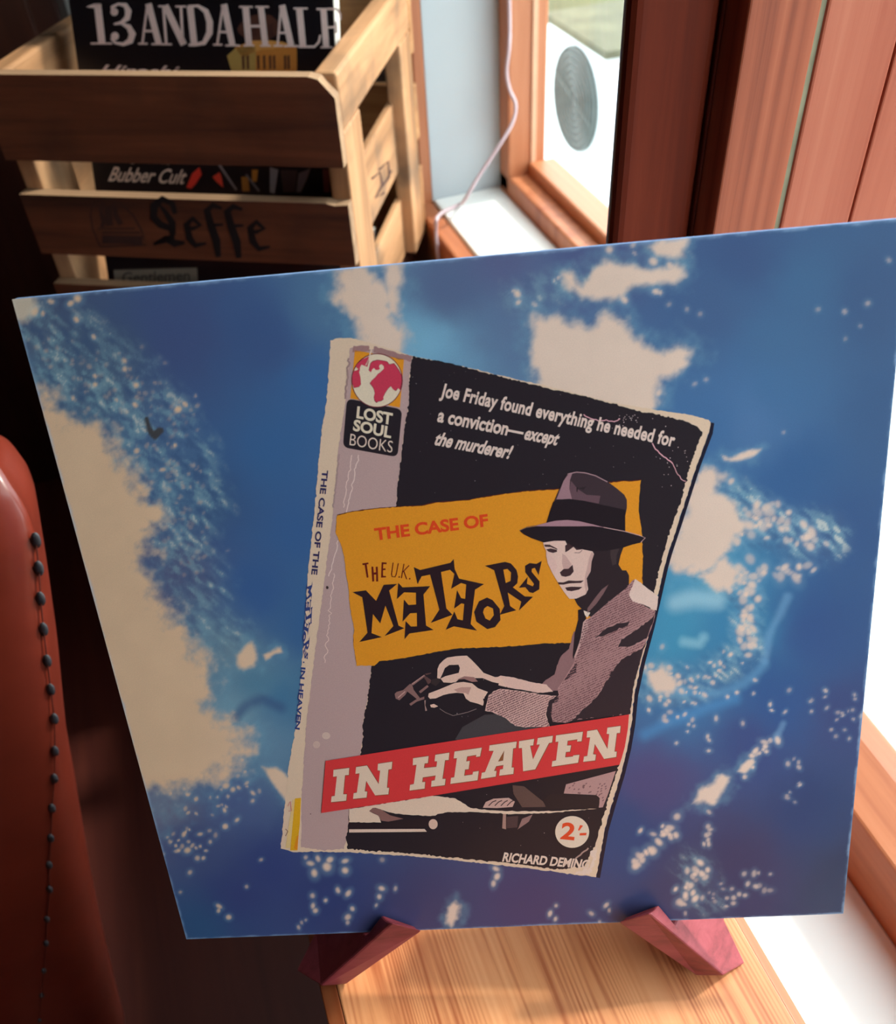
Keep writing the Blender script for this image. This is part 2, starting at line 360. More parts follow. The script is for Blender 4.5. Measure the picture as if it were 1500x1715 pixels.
polys = [
    ([(20, 650), (62, 655), (110, 690), (170, 720), (205, 760), (225, 800), (250, 830), (262, 862), (252, 905), (245, 945), (262, 985), (285, 1020), (320, 1062), (345, 1110), (356, 1160), (372, 1200), (405, 1225), (418, 1255), (380, 1290), (300, 1318), (250, 1335), (150, 1400), (-60, 1000)], 26, 30),
    ([(555, 440), (605, 440), (640, 478), (650, 530), (680, 565), (690, 600), (610, 600), (592, 535), (568, 495)], 16, 18),
    ([(645, 442), (672, 436), (676, 470), (662, 495), (668, 530), (652, 520)], 12, 10),
    ([(895, 535), (932, 532), (985, 546), (1010, 522), (1040, 530), (1062, 565), (1108, 588), (1136, 576), (1154, 590), (1142, 612), (1112, 640), (1102, 668), (1085, 700), (1000, 690), (900, 660), (892, 600)], 14, 14),
    ([(943, 460), (958, 458), (975, 480), (992, 452), (1012, 440), (1055, 446), (1090, 456), (1130, 448), (1142, 462), (1130, 476), (1100, 470), (1060, 480), (1030, 502), (975, 500), (950, 482)], 10, 9),
    ([(1085, 412), (1112, 405), (1130, 395), (1150, 398), (1140, 425), (1118, 430), (1100, 428)], 9, 8),
    ([(1165, 790), (1195, 784), (1215, 796), (1195, 826), (1235, 842), (1255, 880), (1218, 922), (1192, 955), (1130, 960), (1110, 930), (1140, 860)], 13, 14),
    ([(1208, 762), (1225, 766), (1252, 754), (1276, 752), (1262, 765), (1230, 774), (1212, 772)], 5, 5),
    ([(1085, 1128), (1108, 1112), (1120, 1124), (1136, 1146), (1128, 1160), (1100, 1156), (1088, 1142)], 8, 8),
    ([(1158, 1346), (1170, 1324), (1196, 1310), (1208, 1296), (1222, 1302), (1210, 1326), (1196, 1348), (1180, 1346)], 6, 6),
    ([(1236, 1292), (1252, 1272), (1262, 1268), (1264, 1276), (1248, 1296)], 4, 4),
    ([(746, 1520), (760, 1510), (770, 1516), (768, 1540), (756, 1552), (748, 1545)], 5, 6),
    ([(400, 1098), (420, 1080), (432, 1095), (425, 1115), (405, 1116)], 8, 8), ([(436, 1095), (470, 1084), (472, 1092), (445, 1106)], 4, 5),
    ([(438, 1284), (462, 1286), (486, 1305), (492, 1350), (470, 1330)], 5, 5),
    ([(1170, 965), (1215, 930), (1240, 955), (1232, 985), (1200, 990)], 9, 12)]
halo = np.full(PX.shape, -1e9)
n1 = fbm(PX, PY, 46, 60, 5); n2 = fbm(PX, PY, 20, 70, 4)
for poly, soft, warp in polys:
    bx0, by0 = np.min(poly, 0) - 110; bx1, by1 = np.max(poly, 0) + 110
    mk = (PX > bx0) & (PX < bx1) & (PY > by0) & (PY < by1)
    if not mk.any(): continue
    d = sdf(PX[mk], PY[mk], poly) + warp * (1.3 * n1[mk] + 1.1 * n2[mk])
    cloud[mk] = np.maximum(cloud[mk], d / (soft * 1.5)); halo[mk] = np.maximum(halo[mk], d / (soft * 2.6 + 8))
teal = alb((104, 148, 170)); cream = alb((202, 178, 164)); cream2 = alb((204, 172, 142))
hz = sm(-0.9, 0.6, halo + 0.6 * n2)[..., None] * 0.5
sky = sky * (1 - hz) + teal * hz
# streaky flecks along the cloud edges
def band(pts, wd):
    P = np.asarray(pts, float); d = np.full(PX.shape, 1e9)
    for (x0, y0), (x1, y1) in zip(P[:-1], P[1:]):
        ex, ey = x1 - x0, y1 - y0; t = np.clip(((PX - x0) * ex + (PY - y0) * ey) / (ex * ex + ey * ey), 0, 1)
        d = np.minimum(d, np.hypot(PX - x0 - ex * t, PY - y0 - ey * t))
    return 1 - sm(wd * 0.35, wd, d + 14 * n1)
ca5, sa5 = math.cos(0.75), math.sin(0.75)
gx_, gy_ = (PX * ca5 + PY * sa5) / 2.1, -PX * sa5 + PY * ca5
fl = fbm(gx_, gy_, 9.0, 90, 3); fl2 = fbm(gx_, gy_, 22.0, 120, 3)
bmask = np.zeros(PX.shape)
for pts, wd, k in [([(50, 560), (110, 620), (180, 655), (260, 700), (310, 770), (330, 850)], 78, 1.0), ([(225, 760), (280, 850), (310, 930), (340, 980)], 70, 0.9), ([(330, 1050), (400, 1060)], 50, 0.6), ([(140, 560), (240, 640)], 60, 0.6),
                   ([(1230, 850), (1300, 890), (1380, 900)], 60, 1.0), ([(1190, 960), (1250, 1000), (1255, 1090)], 42, 0.9), ([(1080, 1150), (1170, 1150), (1240, 1100)], 44, 0.8), ([(870, 495), (960, 470), (1130, 440)], 46, 0.6), ([(1160, 1450), (1180, 1500)], 50, 0.5)]:
    bmask = np.maximum(bmask, k * band(pts, wd))
kf = (bmask * (0.18 + 0.75 * sm(-0.12, 0.32, fl + 0.4 * fl2)))[..., None] * 0.52
sky = sky * (1 - kf) + alb((124, 160, 172)) * kf
kd = (bmask * sm(0.10, 0.42, -fl - 0.2 * fl2))[..., None] * 0.45
sky = sky * (1 - kd) + alb((52, 74, 112)) * kd
kw = (bmask * sm(0.36, 0.6, fl + 0.5 * fl2))[..., None] * 0.6
sky = sky * (1 - kw) + alb((186, 184, 174)) * kw
# speckled bands of small bright drops
specks = np.zeros(PX.shape); srim = np.zeros(PX.shape)
def drops(items):
    for x, y, r, a in items:
        mk = (abs(PX - x) < r * 2.6) & (abs(PY - y) < r * 2.6)
        an = rng.uniform(-0.9, 0.9); el_ = rng.uniform(0.75, 1.25); qx_ = PX[mk] - x; qy_ = PY[mk] - y
        d = np.hypot((qx_ * math.cos(an) + qy_ * math.sin(an)) * el_, (qy_ * math.cos(an) - qx_ * math.sin(an)) / el_) + 1.6 * n2[mk]
        specks[mk] = np.maximum(specks[mk], a * (1 - sm(r * 0.3, r * 1.1, d))); srim[mk] = np.maximum(srim[mk], 0.55 * a * (1 - sm(r * 0.8, r * 2.3, d)))
def scatter(pts, n, sp, r0, r1, a0, a1):
    out = []; P = np.asarray(pts, float)
    for _ in range(n):
        k = rng.integers(0, max(1, len(P) - 1)); t = rng.random()
        p = P[k] * (1 - t) + P[min(k + 1, len(P) - 1)] * t
        out.append((p[0] + rng.normal() * sp, p[1] + rng.normal() * sp, rng.uniform(r0, r1), rng.uniform(a0, a1)))
    drops(out)
scatter([(60, 560), (120, 610), (200, 640), (280, 660), (330, 700)], 90, 26, 2.5, 5.5, 0.10, 0.34)
scatter([(150, 690), (230, 740), (290, 790), (330, 830)], 80, 20, 2.5, 5.5, 0.10, 0.36)
scatter([(270, 850), (300, 900), (340, 950)], 60, 24, 2.5, 6, 0.08, 0.26)
drops([(58, 522, 8, .9), (85, 505, 6, .8), (130, 500, 8, .95), (118, 508, 6, .9), (128, 535, 6, .85), (157, 564, 5, .8), (208, 604, 6, .7), (209, 618, 6, .75), (159, 630, 5, .85), (159, 644, 5.5, .9), (228, 645, 6, .9), (298, 686, 7.5, 1), (310, 677, 6, .8), (226, 678, 6, .9), (229, 755, 6, .8), (293, 746, 4, .9), (272, 787, 5, .7), (327, 663, 3.5, .5), (72, 525, 5, .8), (195, 670, 4, .7), (122, 667, 4.5, .7)])
scatter([(290, 1330), (360, 1360), (390, 1300), (420, 1330)], 26, 20, 2.5, 5, 0.35, 0.85)
scatter([(270, 1400), (310, 1420), (340, 1400)], 26, 16, 2.5, 5.5, 0.3, 0.85)
drops([(378, 1316, 7, .85), (390, 1322, 5, .8), (423, 1328, 5, .8), (423, 1341, 4.5, .7), (376, 1357, 5, .85), (397, 1373, 5, .8), (377, 1384, 5, .85), (308, 1397, 5, .8), (314, 1424, 6.5, .85), (335, 1397, 4.5, .7), (330, 1437, 5, .6), (352, 1410, 4, .6), (318, 1461, 5, .6), (437, 1440, 4, .55), (413, 1485, 4, .5), (367, 1518, 5, .75), (366, 1525, 4, .7), (383, 1536, 5, .8), (302, 1494, 3.5, .5)])
drops([(520, 1446, 7, .8), (512, 1436, 5, .6), (532, 1438, 6, .8), (526, 1462, 8, .95), (547, 1452, 9, .95), (552, 1440, 6, .9), (578, 1442, 6, .8), (578, 1458, 7, .95), (523, 1500, 5.5, .7), (528, 1525, 5.5, .8), (545, 1508, 4, .8), (565, 1490, 5, .8), (583, 1496, 6, .8), (524, 1517, 5.5, .8), (582, 1536, 6, .8), (590, 1522, 5, .8), (582, 1545, 4, .6), (500, 1553, 4, .6), (505, 1545, 3.5, .5), (512, 1541, 3.5, .5), (639, 1488, 6, .85), (635, 1502, 5.5, .85), (630, 1516, 4, .6), (662, 1488, 4, .6), (566, 1492, 5, .8), (830, 1455, 6, .9), (832, 1468, 6.5, .95), (826, 1480, 6, .8), (640, 1440, 5, .4)])
drops([(931, 1517, 4, .6), (921, 1530, 5, .8), (930, 1539, 4, .7), (990, 1530, 5, .6), (1015, 1516, 5, .7), (1020, 1525, 4, .6), (1004, 1545, 4, .5)])
# right of the book
scatter([(1095, 1140), (1120, 1125), (1140, 1180), (1100, 1185)], 40, 16, 3, 7, 0.5, 1)
scatter([(1150, 1150), (1190, 1130), (1220, 1110)], 22, 9, 3, 5.5, 0.4, 0.9)
scatter([(1235, 960), (1255, 1000), (1245, 1050), (1258, 1090)], 40, 8, 5, 10, 0.55, 1)
scatter([(1255, 880), (1280, 858), (1312, 868), (1330, 900), (1392, 905)], 46, 15, 5, 12, 0.45, 0.95)
scatter([(1210, 945), (1240, 965), (1300, 955), (1340, 945)], 34, 14, 5, 11, 0.35, 0.9)
scatter([(1040, 1470), (1090, 1420), (1140, 1370)], 22, 3, 5, 9, 0.7, 1)
scatter([(1240, 1300), (1280, 1250), (1300, 1235)], 14, 4, 4, 7, 0.6, 1)
scatter([(1180, 1350), (1186, 1390), (1184, 1420)], 8, 3, 4, 6.5, 0.5, 0.9)
scatter([(1168, 1450), (1160, 1490), (1140, 1510)], 22, 9, 4, 8, 0.5, 0.95)
scatter([(1150, 1480), (1230, 1500), (1260, 1480)], 30, 22, 3, 6, 0.25, 0.6)
scatter([(1060, 1390), (1120, 1390), (1130, 1402)], 8, 6, 4, 7, 0.6, 0.95)
scatter([(1280, 1170), (1200, 1205), (1140, 1245)], 20, 22, 3, 5, 0.5, 0.9)
scatter([(1340, 1150), (1420, 1180), (1400, 1230)], 16, 22, 3, 5, 0.3, 0.7)
scatter([(1310, 1370), (1330, 1320), (1340, 1280)], 10, 16, 3, 5.5, 0.2, 0.6)
scatter([(1200, 860), (1250, 870)], 12, 14, 3, 6, 0.5, 0.9)
scatter([(1415, 1190), (1430, 1215)], 8, 12, 3, 5, 0.3, 0.5)
drops([(866, 492, 8, .95), (868, 506, 5.5, .8), (860, 487, 5, .7), (895, 510, 6, .5), (935, 465, 4, .7), (928, 470, 3, .5), (1098, 488, 7, .9), (1105, 490, 5, .7), (1045, 502, 8, .9), (1060, 410, 6, .6), (1128, 458, 9, .9), (1122, 445, 8, .85), (1020, 418, 8, .8), (1062, 424, 5, .4), (1094, 438, 9, .9), (1110, 405, 9, .9), (1143, 410, 6, .7), (1120, 510, 5, .3), (1150, 518, 5, .3), (1172, 526, 5, .3), (1414, 522, 5, .4), (1453, 508, 6, .4), (1440, 546, 4, .25), (1415, 568, 4, .25), (1370, 518, 5, .3), (1488, 436, 5, .4), (1224, 806, 7, .8), (1103, 658, 6, .8), (1312, 724, 4, .3), (1182, 636, 5, .4), (1163, 643, 5, .35)])
sky = sky * (1 - srim[..., None] * 0.4) + alb((128, 165, 188)) * srim[..., None] * 0.4
# curved pale streaks
def streak(pts, wd, a, col):
    global sky
    P = np.asarray(pts, float); d = np.full(PX.shape, 1e9)
    for (x0, y0), (x1, y1) in zip(P[:-1], P[1:]):
        ex, ey = x1 - x0, y1 - y0; t = np.clip(((PX - x0) * ex + (PY - y0) * ey) / (ex * ex + ey * ey), 0, 1)
        d = np.minimum(d, np.hypot(PX - x0 - ex * t, PY - y0 - ey * t))
    k = (a * (1 - sm(0, wd, d + 3 * n2)))[..., None]; sky = sky * (1 - k) + alb(col) * k
streak([(1115, 1150), (1140, 1158), (1160, 1162), (1185, 1162), (1205, 1160), (1228, 1153), (1245, 1145), (1264, 1130), (1280, 1112)], 15, 0.42, (96, 148, 184))
streak([(1280, 1105), (1284, 1085), (1288, 1065), (1296, 1046), (1305, 1030), (1318, 1000)], 13, 0.4, (110, 152, 186))
streak([(1130, 1010), (1160, 1002), (1200, 1006)], 26, 0.6, (150, 186, 200))
streak([(1080, 1230), (1110, 1215), (1170, 1190), (1230, 1170)], 18, 0.5, (70, 130, 180))
streak([(1145, 1075), (1170, 1078), (1178, 1068)], 14, 0.5, (140, 186, 200))
streak([(1298, 1238), (1312, 1212)], 9, 0.4, (110, 150, 186))
streak([(395, 1200), (415, 1180), (440, 1170), (470, 1185)], 16, 0.7, (58, 80, 118))
ck = sm(-0.55, 0.55, cloud)[..., None]
warm = sm(0, 420, 700 - PX)[..., None]  # warm room light on the left clouds, mixed into the print colour
ccol = cream * (1 - warm) + cream2 * warm
sky = sky * (1 - ck) + ccol * (1 + 0.06 * n1[..., None]) * ck
sk = specks[..., None]; sky = sky * (1 - sk) + ccol * sk
# black chip, edge scuffs and the creased corner
def chip(pts, wd):
    global sky
    P = np.asarray(pts, float); d = np.full(PX.shape, 1e9)
    for (x0, y0), (x1, y1) in zip(P[:-1], P[1:]):
        ex, ey = x1 - x0, y1 - y0; t = np.clip(((PX - x0) * ex + (PY - y0) * ey) / (ex * ex + ey * ey), 0, 1)
        d = np.minimum(d, np.hypot(PX - x0 - ex * t, PY - y0 - ey * t))
    k = (1 - sm(wd * .5, wd, d + 4 * n2))[..., None]; sky = sky * (1 - k) + alb((62, 62, 66)) * k
chip([(246, 703), (250, 720), (258, 730), (267, 722)], 7)
em = np.minimum(np.minimum(U, SW - U), np.minimum(V, SH - V))
wear = sm(0.0016, 0.0, em + 0.0012 * n2 + 0.0005)[..., None] * 0.55
sky = sky * (1 - wear) + alb((150, 180, 214)) * wear
cw = sm(0.004, 0.0, np.hypot(U, V - SH) - 0.006 + 0.003 * n2)[..., None] * 0.8
sky = sky * (1 - cw) + alb((214, 196, 172)) * cw
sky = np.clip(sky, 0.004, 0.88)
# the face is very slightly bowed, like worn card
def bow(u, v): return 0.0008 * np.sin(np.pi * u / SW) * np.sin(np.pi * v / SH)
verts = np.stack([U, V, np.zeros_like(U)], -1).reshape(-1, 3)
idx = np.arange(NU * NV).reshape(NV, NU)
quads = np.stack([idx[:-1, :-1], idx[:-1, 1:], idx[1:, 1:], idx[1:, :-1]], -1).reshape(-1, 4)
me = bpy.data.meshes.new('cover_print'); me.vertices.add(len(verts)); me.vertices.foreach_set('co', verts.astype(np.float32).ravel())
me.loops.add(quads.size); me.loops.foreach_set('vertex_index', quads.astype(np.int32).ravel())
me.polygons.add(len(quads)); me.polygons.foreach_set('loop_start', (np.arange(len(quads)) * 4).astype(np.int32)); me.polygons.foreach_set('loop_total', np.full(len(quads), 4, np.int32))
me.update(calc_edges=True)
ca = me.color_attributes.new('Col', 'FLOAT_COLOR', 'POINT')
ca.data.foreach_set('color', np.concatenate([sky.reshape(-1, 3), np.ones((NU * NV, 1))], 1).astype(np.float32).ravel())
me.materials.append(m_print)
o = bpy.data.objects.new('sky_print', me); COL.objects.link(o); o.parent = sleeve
jk = MB().box((0.0, 0.0, -0.0036), (SW, SH, -0.00005)).build('card_jacket', m_edge, sleeve, bevel=0.0008)
# ------------------------------------------------------------------ the paperback printed on the sleeve
LAY = 0.00002
class Ink:                                   # flat printed shapes, each a hair above the last
    def __init__(s): s.v = []; s.f = []; s.c = []
    def raw(s, pts, tris, rgb, layer):
        n = len(s.v); c = alb(rgb)
        for x, y in pts:
            u, v = uv(x, y); s.v.append((u, v, LAY * layer)); s.c.append(c)
        s.f += [tuple(i + n for i in t) for t in tris]
    def poly(s, pts, rgb, layer, holes=(), rag=0.0, step=4.0):
        loops = [roughen(p, rag, step) if rag else [tuple(q) for q in p] for p in [pts] + list(holes)]
        tess = tessellate_polygon([[Vector((x, y, 0)) for x, y in lp] for lp in loops])
        s.raw([q for lp in loops for q in lp], tess, rgb, layer); return s
    def line(s, pts, wd, rgb, layer, rag=0.0):
        P = [np.array(p, float) for p in (roughen(pts, rag, 4, False) if rag else pts)]
        Lf, Rt = [], []
        for i, p in enumerate(P):
            t = P[min(i + 1, len(P) - 1)] - P[max(i - 1, 0)]; t /= max(1e-6, np.hypot(*t)); nrm = np.array([-t[1], t[0]])
            w_ = (wd[i] if isinstance(wd, (list, tuple)) else wd) / 2
            Lf.append(p + nrm * w_); Rt.append(p - nrm * w_)
        n = len(P); s.raw(Lf + Rt, [(i, i + 1, n + i + 1, n + i) for i in range(n - 1)], rgb, layer); return s
    def disc(s, cx, cy, rx, ry, rgb, layer, n=40, rot=0.0):
        c, k = math.cos(rot), math.sin(rot)
        pts = [(cx + rx * math.cos(a) * c - ry * math.sin(a) * k, cy + rx * math.cos(a) * k + ry * math.sin(a) * c) for a in [2 * math.pi * i / n for i in range(n)]]
        s.raw(pts, [tuple(range(n))], rgb, layer); return s
    def text(s, body, bl, br, tl, rgb, layer, bold=0.0, shear=0.0, tr=None, space=1.0):
        V_, F_ = glyphs(body, bold, shear, space)
        bl, br, tl = map(np.array, (bl, br, tl)); tr = np.array(tr) if tr is not None else br + tl - bl
        pts = [bl * (1 - x) * (1 - y) + br * x * (1 - y) + tl * (1 - x) * y + tr * x * y for x, y in V_]
        s.raw(pts, F_, rgb, layer); return s
    def build(s, name, parent, mat=None):
        me = bpy.data.meshes.new(name); me.from_pydata(s.v, [], s.f); me.update()
        bm = bmesh.new(); bm.from_mesh(me)
        for f in bm.faces:
            if f.normal.z < 0: f.normal_flip()
        bm.to_mesh(me); bm.free()
        ca = me.color_attributes.new('Col', 'FLOAT_COLOR', 'POINT')
        ca.data.foreach_set('color', np.array([tuple(c) + (1,) for c in s.c], np.float32).ravel())
        me.materials.append(mat or m_print); o = bpy.data.objects.new(name, me); COL.objects.link(o); o.parent = parent; return o
def roughen(pts, amt, step, closed=True):
    out = []; n = len(pts)
    for i in range(n if closed else n - 1):
        a, b = np.array(pts[i], float), np.array(pts[(i + 1) % n], float); L = np.hypot(*(b - a)); k = max(1, int(L / step))
        nr = np.array([-(b - a)[1], (b - a)[0]]) / max(L, 1e-6)
        for j in range(k):
            p = a + (b - a) * j / k; out.append(tuple(p + nr * (rng.normal() * amt if j else 0)))
    if not closed: out.append(tuple(pts[-1]))
    return out
_gc = {}
def glyphs(body, bold, shear, space):        # text from the built-in font, width 0..1, cap height 0..1
    def run(t):
        cu = bpy.data.curves.new('t', 'FONT'); cu.body = t; cu.size = 1; cu.offset = bold; cu.shear = 0; cu.resolution_u = 5; cu.dimensions = '2D'; cu.fill_mode = 'FRONT'; cu.space_character = space
        to = bpy.data.objects.new('t', cu); COL.objects.link(to); dg = bpy.context.evaluated_depsgraph_get()
        me = bpy.data.meshes.new_from_object(to.evaluated_get(dg)); V_ = np.array([v.co[:2] for v in me.vertices]); F_ = [tuple(p.vertices) for p in me.polygons]
        bpy.data.objects.remove(to); bpy.data.curves.remove(cu); bpy.data.meshes.remove(me); return V_, F_
    if bold not in _gc: hh = run('H')[0]; _gc[bold] = (hh[:, 1].min(), hh[:, 1].max())
    y0, y1 = _gc[bold]; V_, F_ = run(body); V_ = V_.copy()
    V_[:, 1] = (V_[:, 1] - y0) / (y1 - y0); V_[:, 0] = (V_[:, 0] - V_[:, 0].min()) / np.ptp(V_[:, 0])
    V_[:, 0] += shear * V_[:, 1]; return V_, F_
def S(ox, oy, sc, pts): return [(ox + x / sc, oy + y / sc) for x, y in pts]

CREAM, PINKW, BLK, PURP, YEL = (196, 170, 148), (206, 182, 170), (36, 30, 36), (164, 136, 134), (226, 146, 42)
book = Ink()
RE = [(1189.5, 707), (1187, 724), (1166.7, 778), (1149, 833), (1136, 874), (1119, 925), (1112, 950), (1103, 990), (1089, 1051), (1074, 1107), (1062, 1163), (1057, 1213), (1050, 1254), (1040, 1295), (1025, 1345), (1012, 1391), (1004, 1436), (998, 1469)]
outline = [(553, 570), (570, 566), (588, 566), (640, 580), (690, 596), (760, 610), (860, 634), (930, 650), (1000, 668), (1060, 680), (1110, 688), (1150, 694), (1176, 700), (1186, 703)] + RE + [(865, 1452), (713, 1436), (582, 1427), (490, 1427), (470, 1421), (483, 1284), (498, 1203), (508, 1080), (516, 950), (526, 863), (536, 745), (541, 704), (547, 673)]
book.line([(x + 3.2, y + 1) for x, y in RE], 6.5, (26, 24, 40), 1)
book.poly(outline, CREAM, 2, rag=0.5)
# spine side and cover side
book.poly([(586, 583), (594, 579), (640, 588), (690, 596), (685, 634), (685, 673), (678, 714), (672.5, 755), (668.7, 791), (665, 816), (664, 846), (640, 980), (622, 1115), (617, 1161), (608, 1211), (607, 1240), (603, 1263), (592, 1330), (587, 1354), (583, 1380), (580, 1408), (576, 1422), (540, 1424), (504, 1419), (505, 1335), (513, 1212), (527, 1094), (542, 982), (557, 863), (566, 755), (579, 668)], PURP, 3, rag=0.5)
book.poly([(592, 579), (618, 579), (619, 588), (590, 590)], (140, 104, 104), 4, rag=0.6).poly([(626, 580), (690, 597), (688, 606), (640, 594), (625, 590)], (140, 104, 104), 4, rag=0.6)
book.line([(584, 600), (578, 668)], 3, (140, 112, 110), 4, rag=0.8)
book.line([(568, 760), (558, 850)], 2.5, (150, 124, 122), 4, rag=0.5)
blackf = [(690.5, 597), (740, 605), (860, 636), (930, 653.5), (975, 662.5), (1011, 672.4), (1056, 685), (1110, 696), (1146, 705), (1167, 714), (1176, 723), (1170, 741), (1161, 763), (1151, 795), (1142, 833), (1127, 874), (1111, 925), (1104, 952), (1095, 992), (1082, 1051), (1067, 1107), (1056, 1163), (1049, 1213), (1043, 1254), (1033, 1292), (1018, 1340), (1005, 1384), (996, 1418), (985, 1436), (978, 1452), (930, 1456), (890, 1450), (858, 1446), (743, 1435), (700, 1430), (582, 1422), (580, 1408), (583, 1380), (587, 1354), (592, 1330), (603, 1263), (607, 1240), (608, 1211), (617, 1161), (622, 1115), (640, 980), (664, 846), (665, 816), (668.7, 791), (672.5, 755), (678, 714), (685, 673), (685, 634)]
book.poly(blackf, BLK, 4, rag=0.8, step=3)
# torn white at the lower right corner
book.poly([(1000, 1414), (998, 1440), (987, 1466), (962, 1462), (970, 1458), (986, 1454), (992, 1440), (988, 1430)], PINKW, 5, rag=1.6, step=3)
book.line([(985, 1420), (962, 1440)], 2.5, (150, 124, 118), 6, rag=0.8)
# wear: cracks and white flecks
for pts, wd in [([(977, 694), (985, 699), (1002, 705), (1015, 703), (1028, 706), (1038, 701)], 1.6), ([(1092, 742), (1097, 752), (1108, 762), (1118, 770), (1126, 776)], 1.8), ([(1126, 776), (1132, 790), (1140, 802), (1148, 806)], 1.2)]:
    book.line(pts, wd, (206, 150, 160), 5, rag=0.8)
for _ in range(150):
    x, y = rng.uniform(690, 1150), rng.uniform(610, 1450)
    if sdf(np.array([x]), np.array([y]), blackf)[0] > 4: book.disc(x, y, rng.uniform(.3, .8), rng.uniform(.3, .8), (150, 138, 140), 5, 6)
for _ in range(46):
    x, y = 1130 + rng.normal() * 14, 770 + rng.normal() * 22
    if rng.random() < .4: x, y = 1052 + rng.normal() * 12, 702 + rng.normal() * 5
    if sdf(np.array([x]), np.array([y]), blackf)[0] > 2: book.disc(x, y, rng.uniform(.4, 1.0), rng.uniform(.4, 1.0), (196, 176, 176), 5, 6)
for x, y, a in [(588, 765, 0), (597, 765, 1), (576, 850, 0), (582, 848, 1)]: pass
book.line([(589, 762), (584, 790), (580, 820), (575, 850)], 1.6, (196, 172, 166), 4, rag=1.0)
book.line([(600, 762), (594, 795), (586, 830), (580, 858)], 1.6, (204, 182, 176), 4, rag=1.0)
book.line([(566, 905), (558, 940), (550, 965)], 1.5, (204, 182, 176), 4, rag=0.8)
book.line([(559, 960), (553, 1010), (549, 1060), (544, 1110)], 1.4, (196, 172, 166), 4, rag=1.4)
book.line([(618, 560 + 24), (622, 584), (618, 600), (612, 612)], 2.2, (206, 182, 164), 9, rag=0.4)
book.disc(548, 984, 2.2, 2.6, (60, 48, 48), 5, 8).disc(546, 1232, 7, 6, (184, 160, 150), 4, 16).disc(530, 1247, 6, 6, (178, 152, 144), 4, 16).disc(520, 1363, 1, 1, (80, 60, 60), 4, 6)
# spine foot colours
book.poly([(490, 1339), (497, 1338), (486, 1420), (478, 1420)], (214, 182, 128), 4).poly([(494, 1337), (504, 1336), (502, 1380), (497, 1424), (486, 1424)], (226, 168, 40), 5).poly([(497, 1400), (500, 1398), (498, 1424), (492, 1420)], (206, 128, 34), 6)
book.line([(482, 1350), (486, 1342), (488, 1358), (483, 1358)], 1.4, (186, 110, 110), 6).line([(478, 1388), (482, 1392), (478, 1400)], 1.2, (120, 80, 60), 6)
# yellow torn panel
panel = [(564.7, 863), (590, 857), (620, 853), (640, 851), (666, 849), (707, 847), (730, 841.6), (759, 839.7), (782, 838), (826, 830), (879, 823), (935, 819), (985, 812), (1019, 808), (1040, 806), (1058, 806), (1073, 804), (1070, 830), (1069, 855), (1073, 880), (1075, 903), (1076, 940), (1075, 980), (1040, 1040), (990, 1076), (954, 1076.6), (916, 1077), (865, 1081.7), (814, 1084), (764, 1086), (723, 1093), (678, 1102), (635, 1107), (627, 1114.6), (597, 1115), (591.5, 1077), (593, 1052), (586, 1016), (583, 977), (581, 970), (576, 930), (570, 909), (561.6, 891)]
book.poly([(x, y - 1.2) for x, y in panel], (86, 34, 24), 6, rag=0.3)
book.poly(panel, YEL, 7, rag=0.4)
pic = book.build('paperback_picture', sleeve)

# publisher badge with globe
bd = Ink()
bd.poly([(594, 586.4), (676.4, 601.2), (669.5, 682.5), (586.5, 667)], YEL, 4)
def rounded(q, r):
    out = []; q = [np.array(p, float) for p in q]; n = len(q)
    for i in range(n):
        a, b, c = q[i - 1], q[i], q[(i + 1) % n]; d0 = (a - b) / np.hypot(*(a - b)) * r; d1 = (c - b) / np.hypot(*(c - b)) * r
        for t in np.linspace(0, 1, 7): out.append(tuple((b + d0) * (1 - t) ** 2 + 2 * b * t * (1 - t) + (b + d1) * t * t))
    return out
bd.poly(rounded([(581, 667), (673.5, 685.5), (665.6, 765.5), (574, 749)], 11), BLK, 5)
bd.disc(631.4, 637, 43, 45.4, (110, 40, 50), 6).disc(631.4, 637, 41.6, 44, (208, 190, 168), 7)
land = [(430, 590), (460, 545), (520, 490), (545, 455), (585, 425), (640, 375), (640, 330), (605, 300), (575, 312), (566, 340), (580, 370), (555, 388), (515, 385), (490, 355), (462, 380), (445, 420), (415, 395), (425, 350), (440, 290), (470, 260), (540, 240), (620, 250), (690, 265), (720, 305), (790, 290), (830, 340), (870, 400), (905, 480), (908, 560), (885, 690), (850, 655), (820, 700), (790, 690), (740, 630), (700, 670), (655, 740), (630, 790), (635, 825), (600, 850), (560, 855), (530, 875), (500, 845), (490, 790), (505, 730), (490, 670), (460, 625)]
amer = [(172, 480), (195, 405), (240, 398), (262, 380), (290, 345), (285, 395), (275, 420), (295, 500), (303, 600), (275, 640), (200, 655), (178, 600)]
nam = [(222, 330), (262, 285), (330, 230), (418, 190), (420, 260), (395, 345), (335, 322), (310, 312), (292, 345), (270, 378), (240, 360)]
for L_ in (land, amer, nam):
    bd.poly(S(570, 575, 8.79, L_), (92, 30, 44), 8)
    c = np.mean(L_, 0); bd.poly(S(570, 575, 8.79, [tuple(np.array(p) * .972 + c * .028) for p in L_]), (176, 52, 74), 9)
bd.text('LOST', (596.5, 700), (656, 712), (598.5, 680), (214, 196, 174), 8, bold=0.035)
bd.text('SOUL', (590.5, 721), (654.5, 734), (593, 702), (214, 196, 174), 8, bold=0.035)
bd.text('BOOKS', (585, 745), (656.5, 758), (587, 726), (214, 190, 176), 8, bold=-0.004)
bd.build('publisher_badge', pic)

